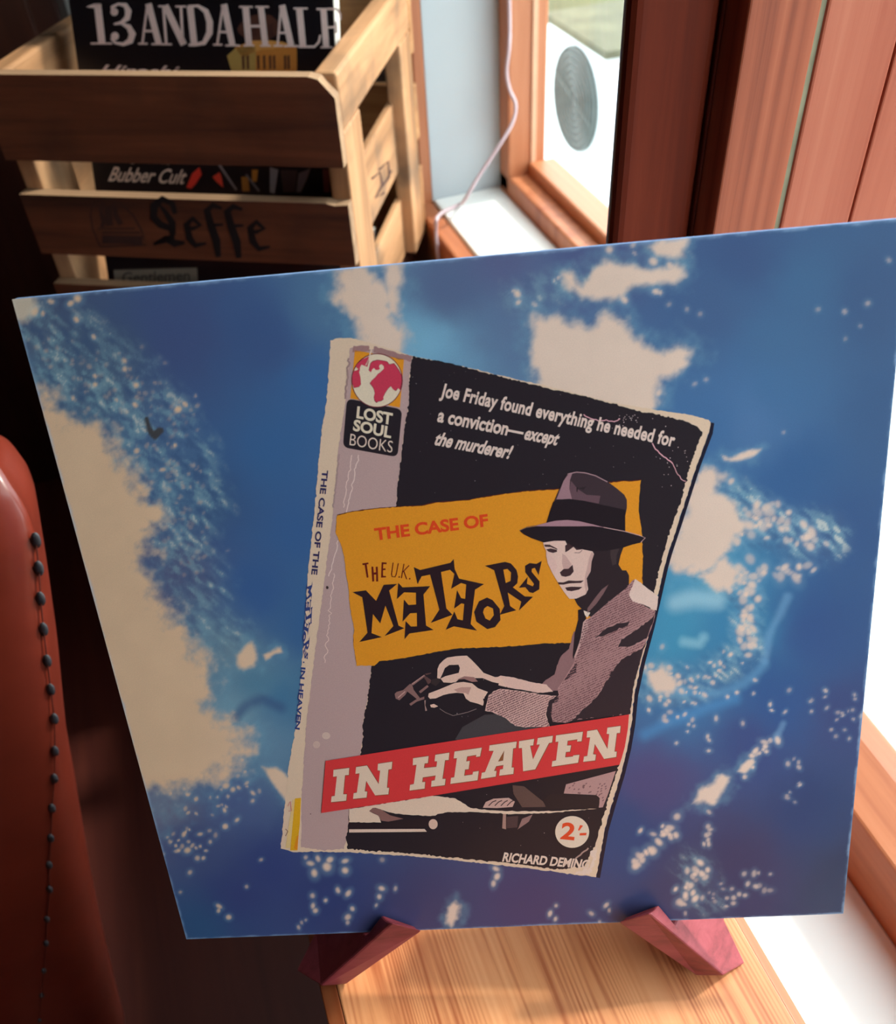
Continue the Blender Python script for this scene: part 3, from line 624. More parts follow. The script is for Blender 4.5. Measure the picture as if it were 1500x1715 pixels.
# headline, titles
tx = Ink(); W_ = (222, 196, 186)
tx.text('Joe Friday found everything he needed for', (736, 664), (1127, 748.5), (742, 641.5), W_, 8, bold=0.03, space=1.05)
tx.text('a conviction—', (731, 706), (874, 734.5), (737, 683), W_, 8, bold=0.03)
tx.text('except', (875.5, 735.5), (931, 746), (884.5, 713.5), W_, 8, bold=0.03, tr=(941, 724))
tx.text('the murderer!', (724.4, 744.5), (851, 768.6), (734.4, 722.6), W_, 8, bold=0.032, tr=(861, 746.6))
tx.build('headline_lettering', pic)

ti = Ink(); TB = (40, 26, 32)
ti.text('THE CASE OF', (628.5, 905), (818, 881.2), (626, 884.5), (196, 62, 30), 9, bold=0.035, tr=(816, 860.3))
DR = (96, 26, 22)
for g in ([(125, 100), (200, 88), (203, 108), (180, 112), (203, 275), (182, 280), (155, 118), (130, 122)], [(240, 142), (262, 140), (268, 215), (298, 210), (295, 142), (318, 140), (325, 325), (300, 328), (299, 240), (270, 240), (275, 325), (250, 328)], [(368, 85), (430, 88), (430, 108), (388, 108), (386, 165), (415, 162), (416, 182), (386, 185), (385, 255), (422, 258), (422, 275), (360, 278)]):
    ti.poly(S(590, 930, 7.5, g), DR, 9)
for g in ([(512, 90), (492, 235), (502, 266), (535, 268), (550, 240), (577, 98)], [(648, 105), (615, 285)], [(712, 125), (632, 208)], [(645, 195), (682, 298)]): ti.line(S(590, 930, 7.5, g), 1.7, DR, 9)
ti.disc(590 + 588 / 7.5, 930 + 270 / 7.5, 1.4, 1.4, DR, 9, 10).disc(590 + 720 / 7.5, 930 + 292 / 7.5, 1.4, 1.4, DR, 9, 10)
LET = [
    (S(590, 930, 7.5, [(0, 460), (170, 438), (298, 570), (393, 368), (562, 357), (462, 440), (580, 880), (652, 915), (403, 1012), (515, 885), (415, 630), (350, 853), (258, 735), (240, 975), (372, 1025), (86, 1087), (190, 970), (125, 525)]), None),
    (S(590, 930, 7.5, [(576, 343), (630, 400), (977, 385), (893, 490), (925, 880), (1020, 935), (715, 980), (655, 1052), (668, 823), (735, 892), (812, 890), (810, 722), (725, 725), (630, 832), (648, 553), (705, 622), (800, 615), (798, 468), (650, 462), (560, 547)]), None),
    (S(590, 930, 7.5, [(771, 146), (850, 182), (1230, 92), (1272, 43), (1285, 170), (1342, 295), (1290, 240), (1225, 180), (1112, 208), (1180, 665), (1257, 745), (984, 847), (1092, 680), (975, 240), (870, 262), (818, 360)]), None),
    (S(740, 930, 7.5, [(165, 190), (215, 290), (527, 360), (415, 430), (360, 860), (440, 944), (150, 890), (46, 932), (155, 703), (195, 800), (262, 815), (280, 610), (245, 600), (152, 668), (190, 436), (240, 535), (292, 545), (305, 365), (240, 345), (117, 417)]), None),
    (S(740, 930, 7.5, [(565, 528), (635, 560), (725, 670), (735, 810), (665, 900), (568, 925), (430, 830), (402, 710), (465, 575)]), S(740, 930, 7.5, [(570, 635), (640, 665), (650, 750), (600, 818), (545, 790), (515, 715), (530, 665)])),
    (S(740, 930, 7.5, [(538, 130), (790, 80), (865, 100), (935, 180), (955, 260), (945, 350), (890, 400), (1040, 515), (1142, 518), (965, 692), (995, 580), (825, 465), (855, 635), (932, 688), (723, 746), (782, 635), (655, 185)]), S(740, 930, 7.5, [(770, 180), (820, 168), (868, 215), (860, 320), (800, 345)])),
    (S(740, 930, 7.5, [(1100, 95), (1185, 105), (1252, 67), (1212, 247), (1165, 155), (1128, 168), (1125, 205), (1225, 325), (1222, 425), (1140, 472), (1095, 460), (1045, 398), (966, 405), (1075, 268), (1065, 355), (1140, 388), (1155, 358), (1045, 212), (1042, 130)]), None)]
for i, (g, hole) in enumerate(LET): ti.poly(g, TB, 9 + 0.3 * (i % 2), holes=[hole] if hole else ())
ti.build('title_lettering', pic)

# the spine's lettering
sp = Ink(); NV1, NV2 = (46, 40, 78), (48, 58, 108)
sp.text('THE CASE OF THE', (539.5, 787), (521, 962), (549.5, 788), NV1, 5, bold=0.03, tr=(531, 963))
gx = np.concatenate([np.array(g) for g, _ in LET]); gmin, gmax = gx.min(0), gx.max(0)
def spine_map(p):
    a = (p[0] - gmin[0]) / (gmax[0] - gmin[0]); b = 1 - (p[1] - gmin[1]) / (gmax[1] - gmin[1])
    q0 = np.array([514, 972]) * (1 - a) + np.array([500, 1103]) * a; return tuple(q0 + np.array([15.5, 1.5]) * b)
for g, hole in LET: sp.poly([spine_map(p) for p in g], NV2, 5, holes=[[spine_map(p) for p in hole]] if hole else ())
sp.disc(508.5, 1109, 1.4, 1.4, NV2, 5, 8)
sp.text('IN HEAVEN', (503.5, 1117), (493.5, 1221), (512, 1115), NV2, 5, bold=0.03, shear=0.03, tr=(502, 1219))
sp.build('spine_lettering', pic)

# man in a hat: a plain high-contrast figure
fg = Ink(); F6 = lambda p: S(850, 780, 6, p); F5 = lambda p: S(860, 960, 5.556, p); FH = lambda p: S(640, 1080, 6.25, p)
JK, JKD, JKL = (158, 118, 118), (46, 36, 42), (206, 178, 168)
fg.poly(S(460, 1180, 2.419, [(730, 140), (760, 90), (850, 40), (960, 35), (1080, 80), (1050, 110), (760, 150)]), (60, 56, 60), 8)
fg.poly(F5([(560, 540), (630, 560), (600, 700), (560, 780), (590, 790), (540, 880), (450, 1010), (410, 1090), (350, 1095), (262, 1030), (300, 990), (380, 940), (400, 860), (440, 770), (515, 700), (540, 600)]), (128, 94, 96), 9, rag=.3)
jk2 = [(1120, 55), (1000, 170), (880, 250), (790, 340), (720, 400), (660, 440), (640, 500), (620, 600), (590, 740), (560, 830), (500, 930), (450, 1010), (408, 1070), (420, 1130), (360, 1200), (340, 1290), (360, 1380), (480, 1390), (560, 1365), (1085, 1305), (1110, 1060), (1180, 800), (1240, 610), (1300, 450), (1318, 352), (1110, 250)]
fg.poly(F5(jk2), JK, 9.5, rag=.3)
fg.poly(F5([(1128, 50), (1345, 215), (1328, 345), (1210, 292), (1110, 262), (1070, 200)]), JKL, 10, rag=.3)
fg.poly(F5([(1000, 800), (1200, 690), (1230, 640), (1180, 800), (1112, 1060), (1086, 1306), (540, 1368), (620, 1290), (770, 1150), (880, 985), (890, 940), (960, 850)]), JKD, 10, rag=.8)
fg.poly(F5([(750, 605), (850, 520), (960, 465), (1085, 448), (1060, 485), (960, 530), (860, 570)]), JKD, 10, rag=.6)
fg.poly(F5([(1316, 356), (1280, 420), (1130, 530), (1000, 612), (968, 690), (1080, 680), (1235, 605), (1290, 470)]), JKD, 10, rag=.6)
fg.poly(F5([(640, 440), (690, 420), (690, 520), (640, 620), (610, 700), (570, 790), (552, 760), (600, 640)]), (176, 140, 136), 10.3)
fg.poly(F5([(598, 340), (650, 325), (675, 420), (645, 455), (622, 600), (590, 700), (552, 800), (548, 760), (566, 560), (600, 430)]), (36, 28, 34), 10.6)
fg.poly(F5([(650, 345), (712, 365), (685, 412), (660, 385)]), (222, 200, 188), 11)
fg.poly(F5([(455, 1010), (590, 820), (580, 920), (500, 980)]), JKD, 10.4)
fg.poly(F5([(330, 1180), (420, 1140), (410, 1190), (360, 1210), (345, 1370), (300, 1300)]), JKD, 11, rag=.3)
# woven cloth: short dark ticks across the coat
import itertools
coat = F5(jk2); dk = [F5([(1000, 800), (1200, 690), (1230, 640), (1180, 800), (1112, 1060), (1086, 1306), (540, 1368), (620, 1290), (770, 1150), (880, 985), (960, 850)]), F5([(750, 605), (850, 520), (960, 465), (1085, 448), (1060, 485), (960, 530), (860, 570)]), F5([(1316, 356), (1280, 420), (1130, 530), (1000, 612), (968, 690), (1080, 680), (1235, 605), (1290, 470)]), F5([(1128, 50), (1345, 215), (1328, 345), (1210, 292), (1110, 262), (1070, 200)])]
arm = [(812, 1190), (816, 1172), (818, 1164), (826, 1157), (838, 1153), (880, 1158), (905, 1163), (932, 1165), (920, 1176), (914, 1196), (920, 1216), (880, 1218), (862, 1215), (846, 1202), (824, 1192)]
fg.poly(arm, (186, 148, 142), 10.7, rag=.4)
gxs, gys = [a.ravel() for a in np.meshgrid(np.arange(0, 330, 3.4), np.arange(0, 330, 3.6))]
ca_, sa_ = math.cos(-0.42), math.sin(-0.42)
qx = 805 + gxs * ca_ - gys * sa_ - 60; qy = 1075 + gxs * sa_ + gys * ca_ - 40
inside = (sdf(qx, qy, coat) > 1.2)
for dpoly in dk: inside &= sdf(qx, qy, dpoly) < -0.8
ina = sdf(qx, qy, arm) > 1.2
for x, y, i_, a_ in zip(qx, qy, inside, ina):
    if i_ or a_:
        j = rng.normal() * .3; dkn = 0.5 + 0.5 * math.sin(x * .045 + y * .06)
        col = (104, 72, 76) if rng.random() < .35 + .4 * dkn else (128, 92, 94)
        fg.line([(x - 1.2 + j, y + 1.0), (x + 1.2 + j, y - 1.0)], 1.5 + .5 * dkn, col, 11.3)
# forearms, hands and the small device they hold
fg.poly([(828, 1136), (838, 1131), (860, 1134), (885, 1141), (915, 1146), (926, 1158), (900, 1160), (880, 1156), (850, 1151), (836, 1142)], (196, 160, 150), 10.2, rag=.3)
SK, SKD = (204, 168, 154), (140, 100, 96)
fg.poly(FH([(575, 345), (578, 250), (598, 202), (640, 158), (680, 130), (780, 115), (885, 110), (930, 150), (1000, 222), (1060, 290), (1180, 335), (1240, 330), (1300, 440), (1215, 420), (1220, 400), (1150, 385), (1050, 345), (960, 345), (900, 352), (850, 345), (800, 358), (770, 385), (720, 395), (640, 390), (610, 350), (660, 325), (800, 290), (812, 240), (798, 205), (700, 208), (655, 240), (630, 300), (605, 352)]), SK, 11)
fg.poly(FH([(780, 360), (860, 325), (960, 335), (1000, 380), (940, 385), (860, 355)]), SKD, 11.5)
fg.poly(FH([(480, 540), (486, 505), (600, 462), (700, 420), (760, 395), (850, 385), (940, 400), (1000, 450), (1105, 490), (1070, 545), (1055, 635), (1000, 612), (920, 592), (875, 560), (850, 505), (780, 498), (700, 508), (640, 522), (560, 557), (500, 562)]), SK, 11)
fg.poly(FH([(750, 465), (830, 440), (930, 440), (900, 520), (870, 500), (790, 495)]), (168, 128, 120), 11.5)
fg.poly(FH([(500, 625), (540, 615), (585, 640), (545, 655), (510, 650)]), SK, 11)
fg.line(FH([(1060, 560), (1075, 610), (1055, 640)]), 2.4, (34, 26, 30), 12)
fg.line(FH([(600, 665), (660, 705), (740, 738), (830, 718), (900, 700), (985, 668)]), 1.0, (120, 104, 104), 10)
GM, GD = (122, 90, 88), (84, 60, 60)
for g, c in [([(130, 510), (150, 490), (220, 470), (290, 405), (312, 412), (330, 470), (392, 550), (370, 572), (320, 530), (262, 485), (240, 522), (180, 577), (140, 560)], GM), ([(305, 402), (440, 308), (452, 325), (322, 422)], GM), ([(428, 330), (460, 328), (512, 365), (505, 395), (478, 410), (458, 370)], GD), ([(383, 485), (470, 418), (486, 435), (400, 505)], GM), ([(282, 615), (350, 570), (440, 538), (440, 565), (360, 592), (300, 635)], GM), ([(445, 300), (510, 288), (512, 298), (460, 315)], GD), ([(440, 580), (455, 575), (450, 630), (470, 685), (450, 690)], (150, 120, 116)), ([(520, 360), (570, 345), (612, 375), (560, 430), (510, 400)], (52, 42, 44))]:
    fg.poly(FH(g), c, 10.2)
fg.line(FH([(165, 550), (240, 485)]), 1.6, (176, 136, 130), 10.6).line(FH([(310, 410), (435, 318)]), 1.2, (168, 130, 124), 10.6)
# head and hat
fg.poly(F6([(575, 740), (1165, 810), (1132, 900), (1112, 990), (1150, 1050), (1190, 1048), (1218, 1100), (1218, 1150), (1216, 1206), (1040, 1345), (838, 1516), (790, 1500), (745, 1440), (700, 1395), (660, 1320)]), (42, 33, 38), 10.9)
fg.poly(F6([(1012, 1190), (960, 1285), (890, 1385), (800, 1480), (800, 1430), (880, 1320), (945, 1240)]), (108, 80, 82), 11.2)
fg.poly(F6([(1030, 745), (1090, 722), (1140, 770), (1120, 830), (1092, 900), (1090, 985), (1050, 1000), (1030, 900)]), (60, 48, 50), 11.2)
FC, FS = (206, 172, 162), (178, 142, 136)
fg.poly(F6([(356, 770), (420, 750), (576, 750), (600, 800), (660, 805), (720, 832), (850, 858), (866, 885), (842, 960), (832, 1060), (792, 1130), (802, 1200), (808, 1240), (780, 1292), (690, 1332), (620, 1336), (568, 1272), (528, 1210), (498, 1160), (450, 1080), (402, 980), (386, 900), (385, 850), (364, 810)]), FC, 11.4)
fg.poly(F6([(840, 865), (866, 885), (842, 960), (832, 1060), (792, 1130), (802, 1200), (790, 1285), (770, 1200), (775, 1110), (800, 1010), (815, 930)]), FS, 11.7)
fg.poly(F6([(385, 850), (420, 880), (470, 930), (500, 1010), (470, 1070), (440, 1060), (402, 980)]), (196, 160, 152), 11.7)
fg.poly(F6([(548, 880), (580, 900), (640, 985), (620, 1030), (560, 1035), (545, 980)]), FS, 11.7)
for g in ([(366, 790), (420, 790), (495, 830), (500, 842), (430, 815), (375, 812)], [(385, 838), (430, 828), (492, 842), (495, 862), (455, 874), (410, 862)], [(576, 800), (640, 758), (720, 770), (770, 800), (745, 838), (690, 845), (660, 812), (610, 850), (578, 868)], [(522, 1070), (560, 1035), (610, 1032), (650, 992), (662, 1060), (630, 1100), (580, 1114), (540, 1105)], [(502, 1168), (560, 1170), (610, 1150), (690, 1155), (765, 1150), (735, 1175), (620, 1180), (560, 1192), (512, 1190)], [(575, 1222), (640, 1212), (750, 1216), (715, 1242), (640, 1258), (595, 1252)]):
    fg.poly(F6(g), (58, 40, 44), 12)
fg.line(F6([(670, 872), (720, 872), (748, 845)]), 1.2, (120, 86, 84), 12)
fg.poly(F6([(388, 570), (440, 420), (470, 350), (510, 250), (545, 180), (580, 110), (620, 70), (690, 58), (780, 65), (880, 95), (1000, 155), (1100, 230), (1170, 290), (1196, 340), (1196, 420), (1180, 500), (1180, 665), (900, 640)]), (54, 42, 48), 12)
fg.poly(F6([(488, 335), (530, 230), (560, 150), (600, 92), (650, 68), (625, 140), (618, 230), (645, 335)]), (138, 104, 112), 12.3)
fg.poly(F6([(645, 335), (618, 230), (636, 150), (700, 230), (790, 290), (930, 300), (915, 378), (760, 348)]), (90, 66, 74), 12.3)
fg.poly(F6([(690, 215), (705, 212), (700, 262), (690, 258)]), (34, 26, 30), 12.6).poly(F6([(700, 225), (790, 205), (760, 240)]), (40, 32, 36), 12.5)
fg.line(F6([(600, 82), (690, 62), (780, 70), (880, 98), (1000, 160)]), 1.6, (150, 118, 124), 12.6)
fg.poly(F6([(388, 570), (430, 440), (458, 362), (500, 338), (620, 330), (760, 350), (900, 380), (1185, 440), (1180, 500), (1180, 660), (1000, 625), (850, 585), (700, 552), (560, 548), (450, 562)]), (32, 25, 31), 12.6)
fg.poly(F6([(118, 650), (180, 622), (300, 604), (450, 602), (700, 604), (850, 600), (960, 618), (1180, 660), (1330, 700), (1382, 722), (1335, 770), (1250, 790), (1160, 820), (1000, 850), (850, 856), (700, 826), (640, 800), (580, 752), (470, 752), (360, 768), (240, 726), (160, 686)]), (33, 26, 32), 12.9)
fg.poly(F6([(250, 606), (400, 568), (480, 550), (600, 542), (720, 555), (860, 588), (970, 618), (850, 604), (700, 606), (450, 606)]), (150, 112, 122), 13.2)
fg.line(F6([(120, 648), (200, 612), (300, 598)]), 1.1, (120, 90, 80), 13.2).line(F6([(960, 616), (1180, 658), (1330, 700), (1380, 722), (1335, 768)]), 1.2, (176, 140, 142), 13.2)
# table scene below the red band
F8 = lambda p: S(570, 1310, 3.125, p)
fg.poly(F8([(45, 140), (480, 70), (600, 83), (640, 108), (680, 133), (740, 142), (860, 150), (1100, 150), (1340, 138), (1100, 160), (900, 166), (700, 155), (560, 155), (470, 176), (330, 168), (250, 155), (180, 132), (150, 150), (200, 175), (212, 210), (45, 208)]), (198, 172, 154), 9, rag=.4)
fg.poly(F8([(45, 210), (200, 216), (330, 195), (470, 188), (480, 222), (430, 240), (250, 256), (45, 240)]), (40, 30, 34), 9.5, rag=.4)
fg.poly(F8([(150, 150), (170, 132), (210, 140), (260, 172), (330, 190), (250, 205), (215, 200), (195, 170)]), (120, 84, 80), 9.8)
fg.poly(F8([(45, 245), (440, 243), (452, 258), (45, 262)]), (196, 168, 154), 9.6)
fg.disc(570 + 485 / 3.125, 1310 + 218 / 3.125, 7.5, 8.5, (190, 158, 144), 9.8, 20)
fg.poly(F8([(900, 14), (960, 20), (1060, 100), (1075, 128), (950, 130), (905, 60)]), (86, 64, 60), 9)
fg.poly(F8([(745, 132), (760, 102), (800, 85), (880, 80), (912, 100), (900, 128), (820, 134)]), (176, 140, 132), 10)
for k in range(4): fg.line(F8([(775 + 32 * k, 122), (795 + 32 * k, 102), (815 + 30 * k, 94)]), 1.6, (60, 42, 44), 10.4)
fg.poly(F8([(1180, 10), (1440, -60), (1400, 60), (1372, 130), (1352, 132), (1340, 66), (1168, 58)]), (160, 122, 120), 9)
for k in range(60):
    x = rng.uniform(1185, 1395); y = rng.uniform(5, 125)
    if sdf(np.array([x]), np.array([y]), [(1180, 10), (1420, -40), (1390, 60), (1370, 120), (1345, 66), (1168, 58)])[0] > 4:
        x, y = F8([(x, y)])[0]; fg.line([(x - 1.3, y + 1), (x + 1.3, y - 1)], 1.7, (112, 80, 84), 9.4)
fg.poly(F8([(1060, 92), (1100, 60), (1335, 66), (1356, 82), (1350, 132), (1080, 137)]), (40, 32, 36), 9.8, rag=.5)
fg.poly(F8([(850, 165), (866, 165), (866, 245), (846, 240)]), (150, 116, 108), 9.5).poly(F8([(930, 240), (950, 190), (1005, 168), (985, 205), (925, 247)]), (130, 98, 96), 9.5).poly(F8([(868, 180), (930, 175), (925, 235), (868, 240)]), (70, 52, 54), 9.4)
fg.build('figure_print', pic)

# red band
rb = Ink()
rb.poly([(545.3, 1273.7), (700, 1249), (850, 1226), (1000, 1204), (1053, 1195.8), (1051, 1220), (1046, 1250), (1041, 1268), (1037, 1280), (900, 1303), (700, 1336), (538, 1361)], (188, 52, 54), 14)
C6 = lambda p: S(530, 1190, 5.556, p); C7 = lambda p: S(780, 1190, 5.172, p)
BANDL = [(C6([(158, 548), (305, 530), (300, 595), (265, 598), (248, 775), (282, 775), (275, 835), (135, 848), (140, 795), (170, 790), (190, 608), (155, 612)]), None),
    (C6([(368, 522), (470, 508), (578, 680), (592, 555), (568, 552), (572, 492), (705, 472), (698, 540), (668, 545), (655, 715), (675, 715), (668, 775), (545, 785), (462, 650), (448, 748), (472, 750), (465, 805), (340, 818), (345, 765), (375, 760), (400, 580), (362, 585)]), None),
    (C6([(898, 440), (1042, 420), (1035, 485), (1005, 488), (998, 532), (1115, 520), (1122, 468), (1098, 468), (1105, 408), (1235, 388), (1228, 455), (1195, 458), (1170, 632), (1200, 632), (1192, 690), (1065, 705), (1070, 650), (1100, 645), (1108, 600), (988, 618), (982, 662), (1010, 660), (1005, 722), (865, 740), (870, 688), (905, 680), (930, 500), (895, 505)]), None),
    ([(761, 1258), (806.5, 1251.5), (803.5, 1266), (797, 1267), (797.5, 1263.5), (782, 1266), (780.5, 1274.5), (786.5, 1273.5), (784.5, 1287.5), (778.5, 1288), (777, 1298.5), (791, 1296.5), (792, 1292), (801.5, 1290.5), (799.3, 1306), (754, 1312), (755, 1302), (760.5, 1301), (765, 1269), (759.5, 1269.5)], None),
    (C7([(205, 298), (440, 265), (432, 320), (408, 325), (395, 490), (415, 490), (410, 545), (288, 560), (295, 508), (320, 503), (325, 468), (262, 478), (243, 520), (265, 518), (258, 568), (130, 588), (138, 535), (165, 530), (240, 345), (200, 345)]), C7([(332, 342), (322, 430), (278, 438)])),
    (C7([(460, 262), (590, 242), (582, 298), (555, 300), (580, 420), (640, 290), (612, 292), (622, 235), (752, 215), (745, 272), (718, 278), (600, 505), (495, 522), (485, 320), (458, 322)]), None),
    (C7([(780, 212), (1012, 180), (1000, 262), (962, 265), (965, 245), (880, 258), (875, 300), (910, 298), (900, 352), (865, 355), (858, 402), (925, 395), (930, 385), (982, 380), (970, 448), (742, 482), (748, 435), (780, 428), (800, 265), (775, 268)]), None),
    (C7([(1050, 175), (1135, 162), (1225, 330), (1240, 200), (1218, 198), (1225, 145), (1338, 130), (1332, 190), (1305, 192), (1285, 352), (1305, 352), (1300, 398), (1195, 415), (1115, 285), (1100, 375), (1125, 378), (1118, 428), (1015, 440), (1022, 395), (1050, 390), (1075, 228), (1045, 230)]), None)]
for g, hole in BANDL:
    gg = np.array(g); rb.poly([(x + .9, y + 1.0) for x, y in g], (120, 70, 44), 14.8).poly([(x + .6, y - .9) for x, y in g], (120, 64, 44), 14.5)
    rb.poly(g, (216, 190, 170), 15.2, holes=[hole] if hole else ())
rb.build('title_band', pic)
pb = Ink()
pb.disc(957.8, 1392.6, 28.4, 26.6, (212, 190, 172), 14)
pb.text('2', (937.5, 1404.5), (961, 1406.8), (939.5, 1376), (196, 66, 36), 15, bold=0.03, shear=0.08)
pb.poly([(971, 1381), (976, 1382), (969.5, 1390.5), (967.5, 1389.5)], (196, 66, 36), 15).poly([(970.5, 1394.5), (982, 1394), (981, 1398.2), (970, 1398.4)], (196, 66, 36), 15)
pb.build('price_badge', pic)
au = Ink(); au.text('RICHARD DEMING', (840.4, 1442.5), (984, 1455.2), (843, 1427), (206, 182, 168), 8, bold=0.035, shear=0.01, tr=(987, 1440)); au.build('author_lettering', pic)

# ------------------------------------------------------------------ display stand: two crossing boards
tdir = YAW @ np.array([-48.0, 17.6, -41.0]); tdir /= np.linalg.norm(tdir)      # across the right board's thickness
def sl(px, py): return onpl(px, py, ST, SN)
Bp = sl(1133, 1547)
def bp(px, py): return onpl(px, py, Bp, tdir)
Ap, A2, Cp, Dp, Ep, B2 = bp(1097, 1523), bp(1088, 1529), bp(1212, 1634), bp(1248, 1614), bp(1213, 1541), bp(1136, 1546)
best = min(np.linspace(0.012, 0.03, 91), key=lambda t: np.hypot(*(np.array(proj(Cp + tdir * t)) - (1165, 1655))))
TH = float(best); BENCH_Z = float(min((Cp + tdir * TH)[2], Dp[2] - 0.0))
dirAC = (Cp - Ap) / np.linalg.norm(Cp - Ap)
inpl = np.cross(tdir, dirAC); inpl /= np.linalg.norm(inpl)
if inpl @ np.array([R[0][2], R[1][2], 0]) < 0: inpl = -inpl        # away from the viewer, inside the board
def behind(p, gap):                                                # push a board point behind the sleeve's back
    dd = (p - ST) @ SN
    if dd > -gap:
        k = (-gap - dd) / (inpl @ SN); p = p + inpl * k
    return p
def fit(d, v, off):                           # point of the board face (moved off along its thickness) at depth d and height v on the sleeve
    A = np.array([SN, SY, tdir]); return np.linalg.solve(A, np.array([d + ST @ SN, v + ST @ SY, Bp @ tdir + off]))
def dv(p): return float((p - ST) @ SN), float((p - ST) @ SY)
vA = dv(Ap)[1]; up1 = fit(-0.0075, 0.062, 0.0); up2 = up1 + inpl * 0.024
En = behind(Ep + inpl * 0.02, 0.02)
TH_ = TH
face = [Ap, A2, Cp, Dp, Ep, En, up2, up1, fit(-0.0052, -0.0022, 0), fit(0.0009, -0.0022, 0), fit(0.0009, vA - 0.0005, 0)]
far = [p + tdir * TH for p in face]
d2, v2 = dv(far[0]); far[0] = fit(0.0034, v2, TH); far[1] = far[1] if dv(far[1])[0] > 0.003 else fit(0.0058, dv(far[1])[1], TH)
far[7] = fit(-0.0075, 0.056, TH); far[8] = fit(-0.0052, -0.0022, TH); far[9] = fit(0.0009, -0.0022, TH); far[10] = fit(0.0009, v2 - 0.0005, TH)
stand = empty('display_stand', tuple(np.array([0.06, 0.28, BENCH_Z])))
tag(stand, 'red stained wooden stand of two notched boards holding the record sleeve upright', 'display stand')
bpy.context.view_layer.update()
def settle(P): return [np.array([p[0], p[1], max(p[2], BENCH_Z + 0.0003)]) for p in P]
def board(P, P2, name):
    P2 = settle(P2); P = settle(P); v = P + P2; k = len(P)
    f = [tuple(range(k)), tuple(range(2 * k - 1, k - 1, -1))] + [(i, (i + 1) % k, k + (i + 1) % k, k + i) for i in range(k)]
    o = ob(name, v, f, m_purple, None, bevel=0.0012, seg=2); o.parent = stand; o.matrix_parent_inverse = Matrix.Translation(stand.location).inverted(); return o
board(face, far, 'foot_board')
Xh = np.array([SX[0], SX[1], 0]); Xh /= np.linalg.norm(Xh)
uR = (sl(1090, 1534) - ST) @ SX; uL = (sl(650, 1546) - ST) @ SX
um = ST + SX * (uR + uL) / 2
lowr = np.array([0, 0, (sl(640, 1562) - sl(1133, 1547))[2]]) * 1.0
def mir(p): return p - 2 * ((p - um) @ Xh) * Xh + lowr
mt = tdir - 2 * (tdir @ Xh) * Xh
board([mir(p) for p in face][::-1], [mir(p) for p in far][::-1], 'foot_board')

# ------------------------------------------------------------------ bench under the stand
BZ = BENCH_Z
xr1 = on(1266, 1600, 0, 0)[0] if False else None
xl, xr = on(574, 1695, 2, BZ)[0], on(1266, 1598, 2, BZ)[0]
bench = empty('wooden_bench', ((xl + xr) / 2, 0.0, 0)); tag(bench, 'narrow honey-coloured wooden bench below the record sleeve by the window sill', 'bench')
bpy.context.view_layer.update()
y0b, y1b = -0.62, 0.36
def bpart(mb, name, mat, **k): return part(mb, name, mat, bench, **k)
bpart(MB().box((xl, y0b, BZ - 0.022), (xr, y1b, BZ)), 'top_board', m_bench, bevel=0.001)
for sx, nm in ((-1, 'edge_strip'), (1, 'edge_strip')):
    x0 = xl if sx < 0 else xr; e = MB(); wd = 0.0085 if sx < 0 else 0.006
    e.prism([(x0, y0b, BZ - 0.0006), (x0 + sx * wd, y0b, BZ - 0.004), (x0 + sx * wd, y0b, BZ - 0.03), (x0, y0b, BZ - 0.03)], (0, y1b - y0b, 0)); bpart(e, nm, m_lip, bevel=0.0008)
bpart(MB().box((xl + 0.01, y0b + 0.03, BZ - 0.09), (xr - 0.01, y1b - 0.03, BZ - 0.022)), 'apron', m_lip)
for ly in (y0b + 0.04, y1b - 0.08):
    for lx in (xl + 0.012, xr - 0.052): bpart(MB().box((lx, ly, 0), (lx + 0.04, ly + 0.04, BZ - 0.022)), 'leg', m_lip, bevel=0.002)

# ------------------------------------------------------------------ crate with magazines
KS = 0.88
C0 = on(557, 129, 2, Z(-0.27 * KS)); az = math.radians(151.15)
cu = np.array([math.cos(az), math.sin(az), 0]); cv = np.array([math.cos(az - math.pi / 2), math.sin(az - math.pi / 2), 0])
CW, CD, CH = 0.350 * KS, 0.338 * KS, 0.315 * KS
CM = Matrix([[-cu[0], cv[0], 0, C0[0]], [-cu[1], cv[1], 0, C0[1]], [0, 0, 1, C0[2] - CH], [0, 0, 0, 1]])    # local x right, y back, z up, origin at the front right foot
def cloc(px, py, off=0.0, lean=0.0):
    """photo point -> crate-local point on the plane y = off + lean*z"""
    Mi = np.array(CM.inverted()); e = (Mi @ np.array([*EYE, 1]))[:3]; r = (Mi[:3, :3] @ ray(px, py))
    t = (off + lean * (e[2] - CH) - e[1]) / (r[1] - lean * r[2]); return e + r * t
crate = empty('wooden_crate', mat=CM); tag(crate, 'worn slatted wooden crate of magazines with black lettering on its front, beyond the record sleeve', 'crate')
def cz(dz): return CH + dz * KS
ST_ = 0.012
for i, (za, zb) in enumerate(((-0.0815, 0.0), (-0.183, -0.117), (-0.31, -0.219))):
    MBx = MB(); x1 = -0.0005 if i == 0 else -0.001
    top = [(-CW, 0, cz(zb)), (x1 - 0.02, 0, cz(zb)), (x1 - 0.012, 0, cz(zb) - 0.002), (x1, 0, cz(zb) - (0.016 if i == 0 else 0.001)), (x1, 0, cz(za)), (-CW, 0, cz(za))]
    fs = MBx.prism(top, (0, ST_, 0)).build('front_slat', m_crate_shade, crate); fs.data.materials.append(m_crate_lit)
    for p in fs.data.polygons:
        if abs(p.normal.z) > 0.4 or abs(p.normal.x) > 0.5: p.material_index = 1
    MB().box((-CW, CD - ST_, cz(za)), (0, CD, cz(zb))).build('back_slat', m_crate, crate, bevel=0.0015)
PT = 0.024
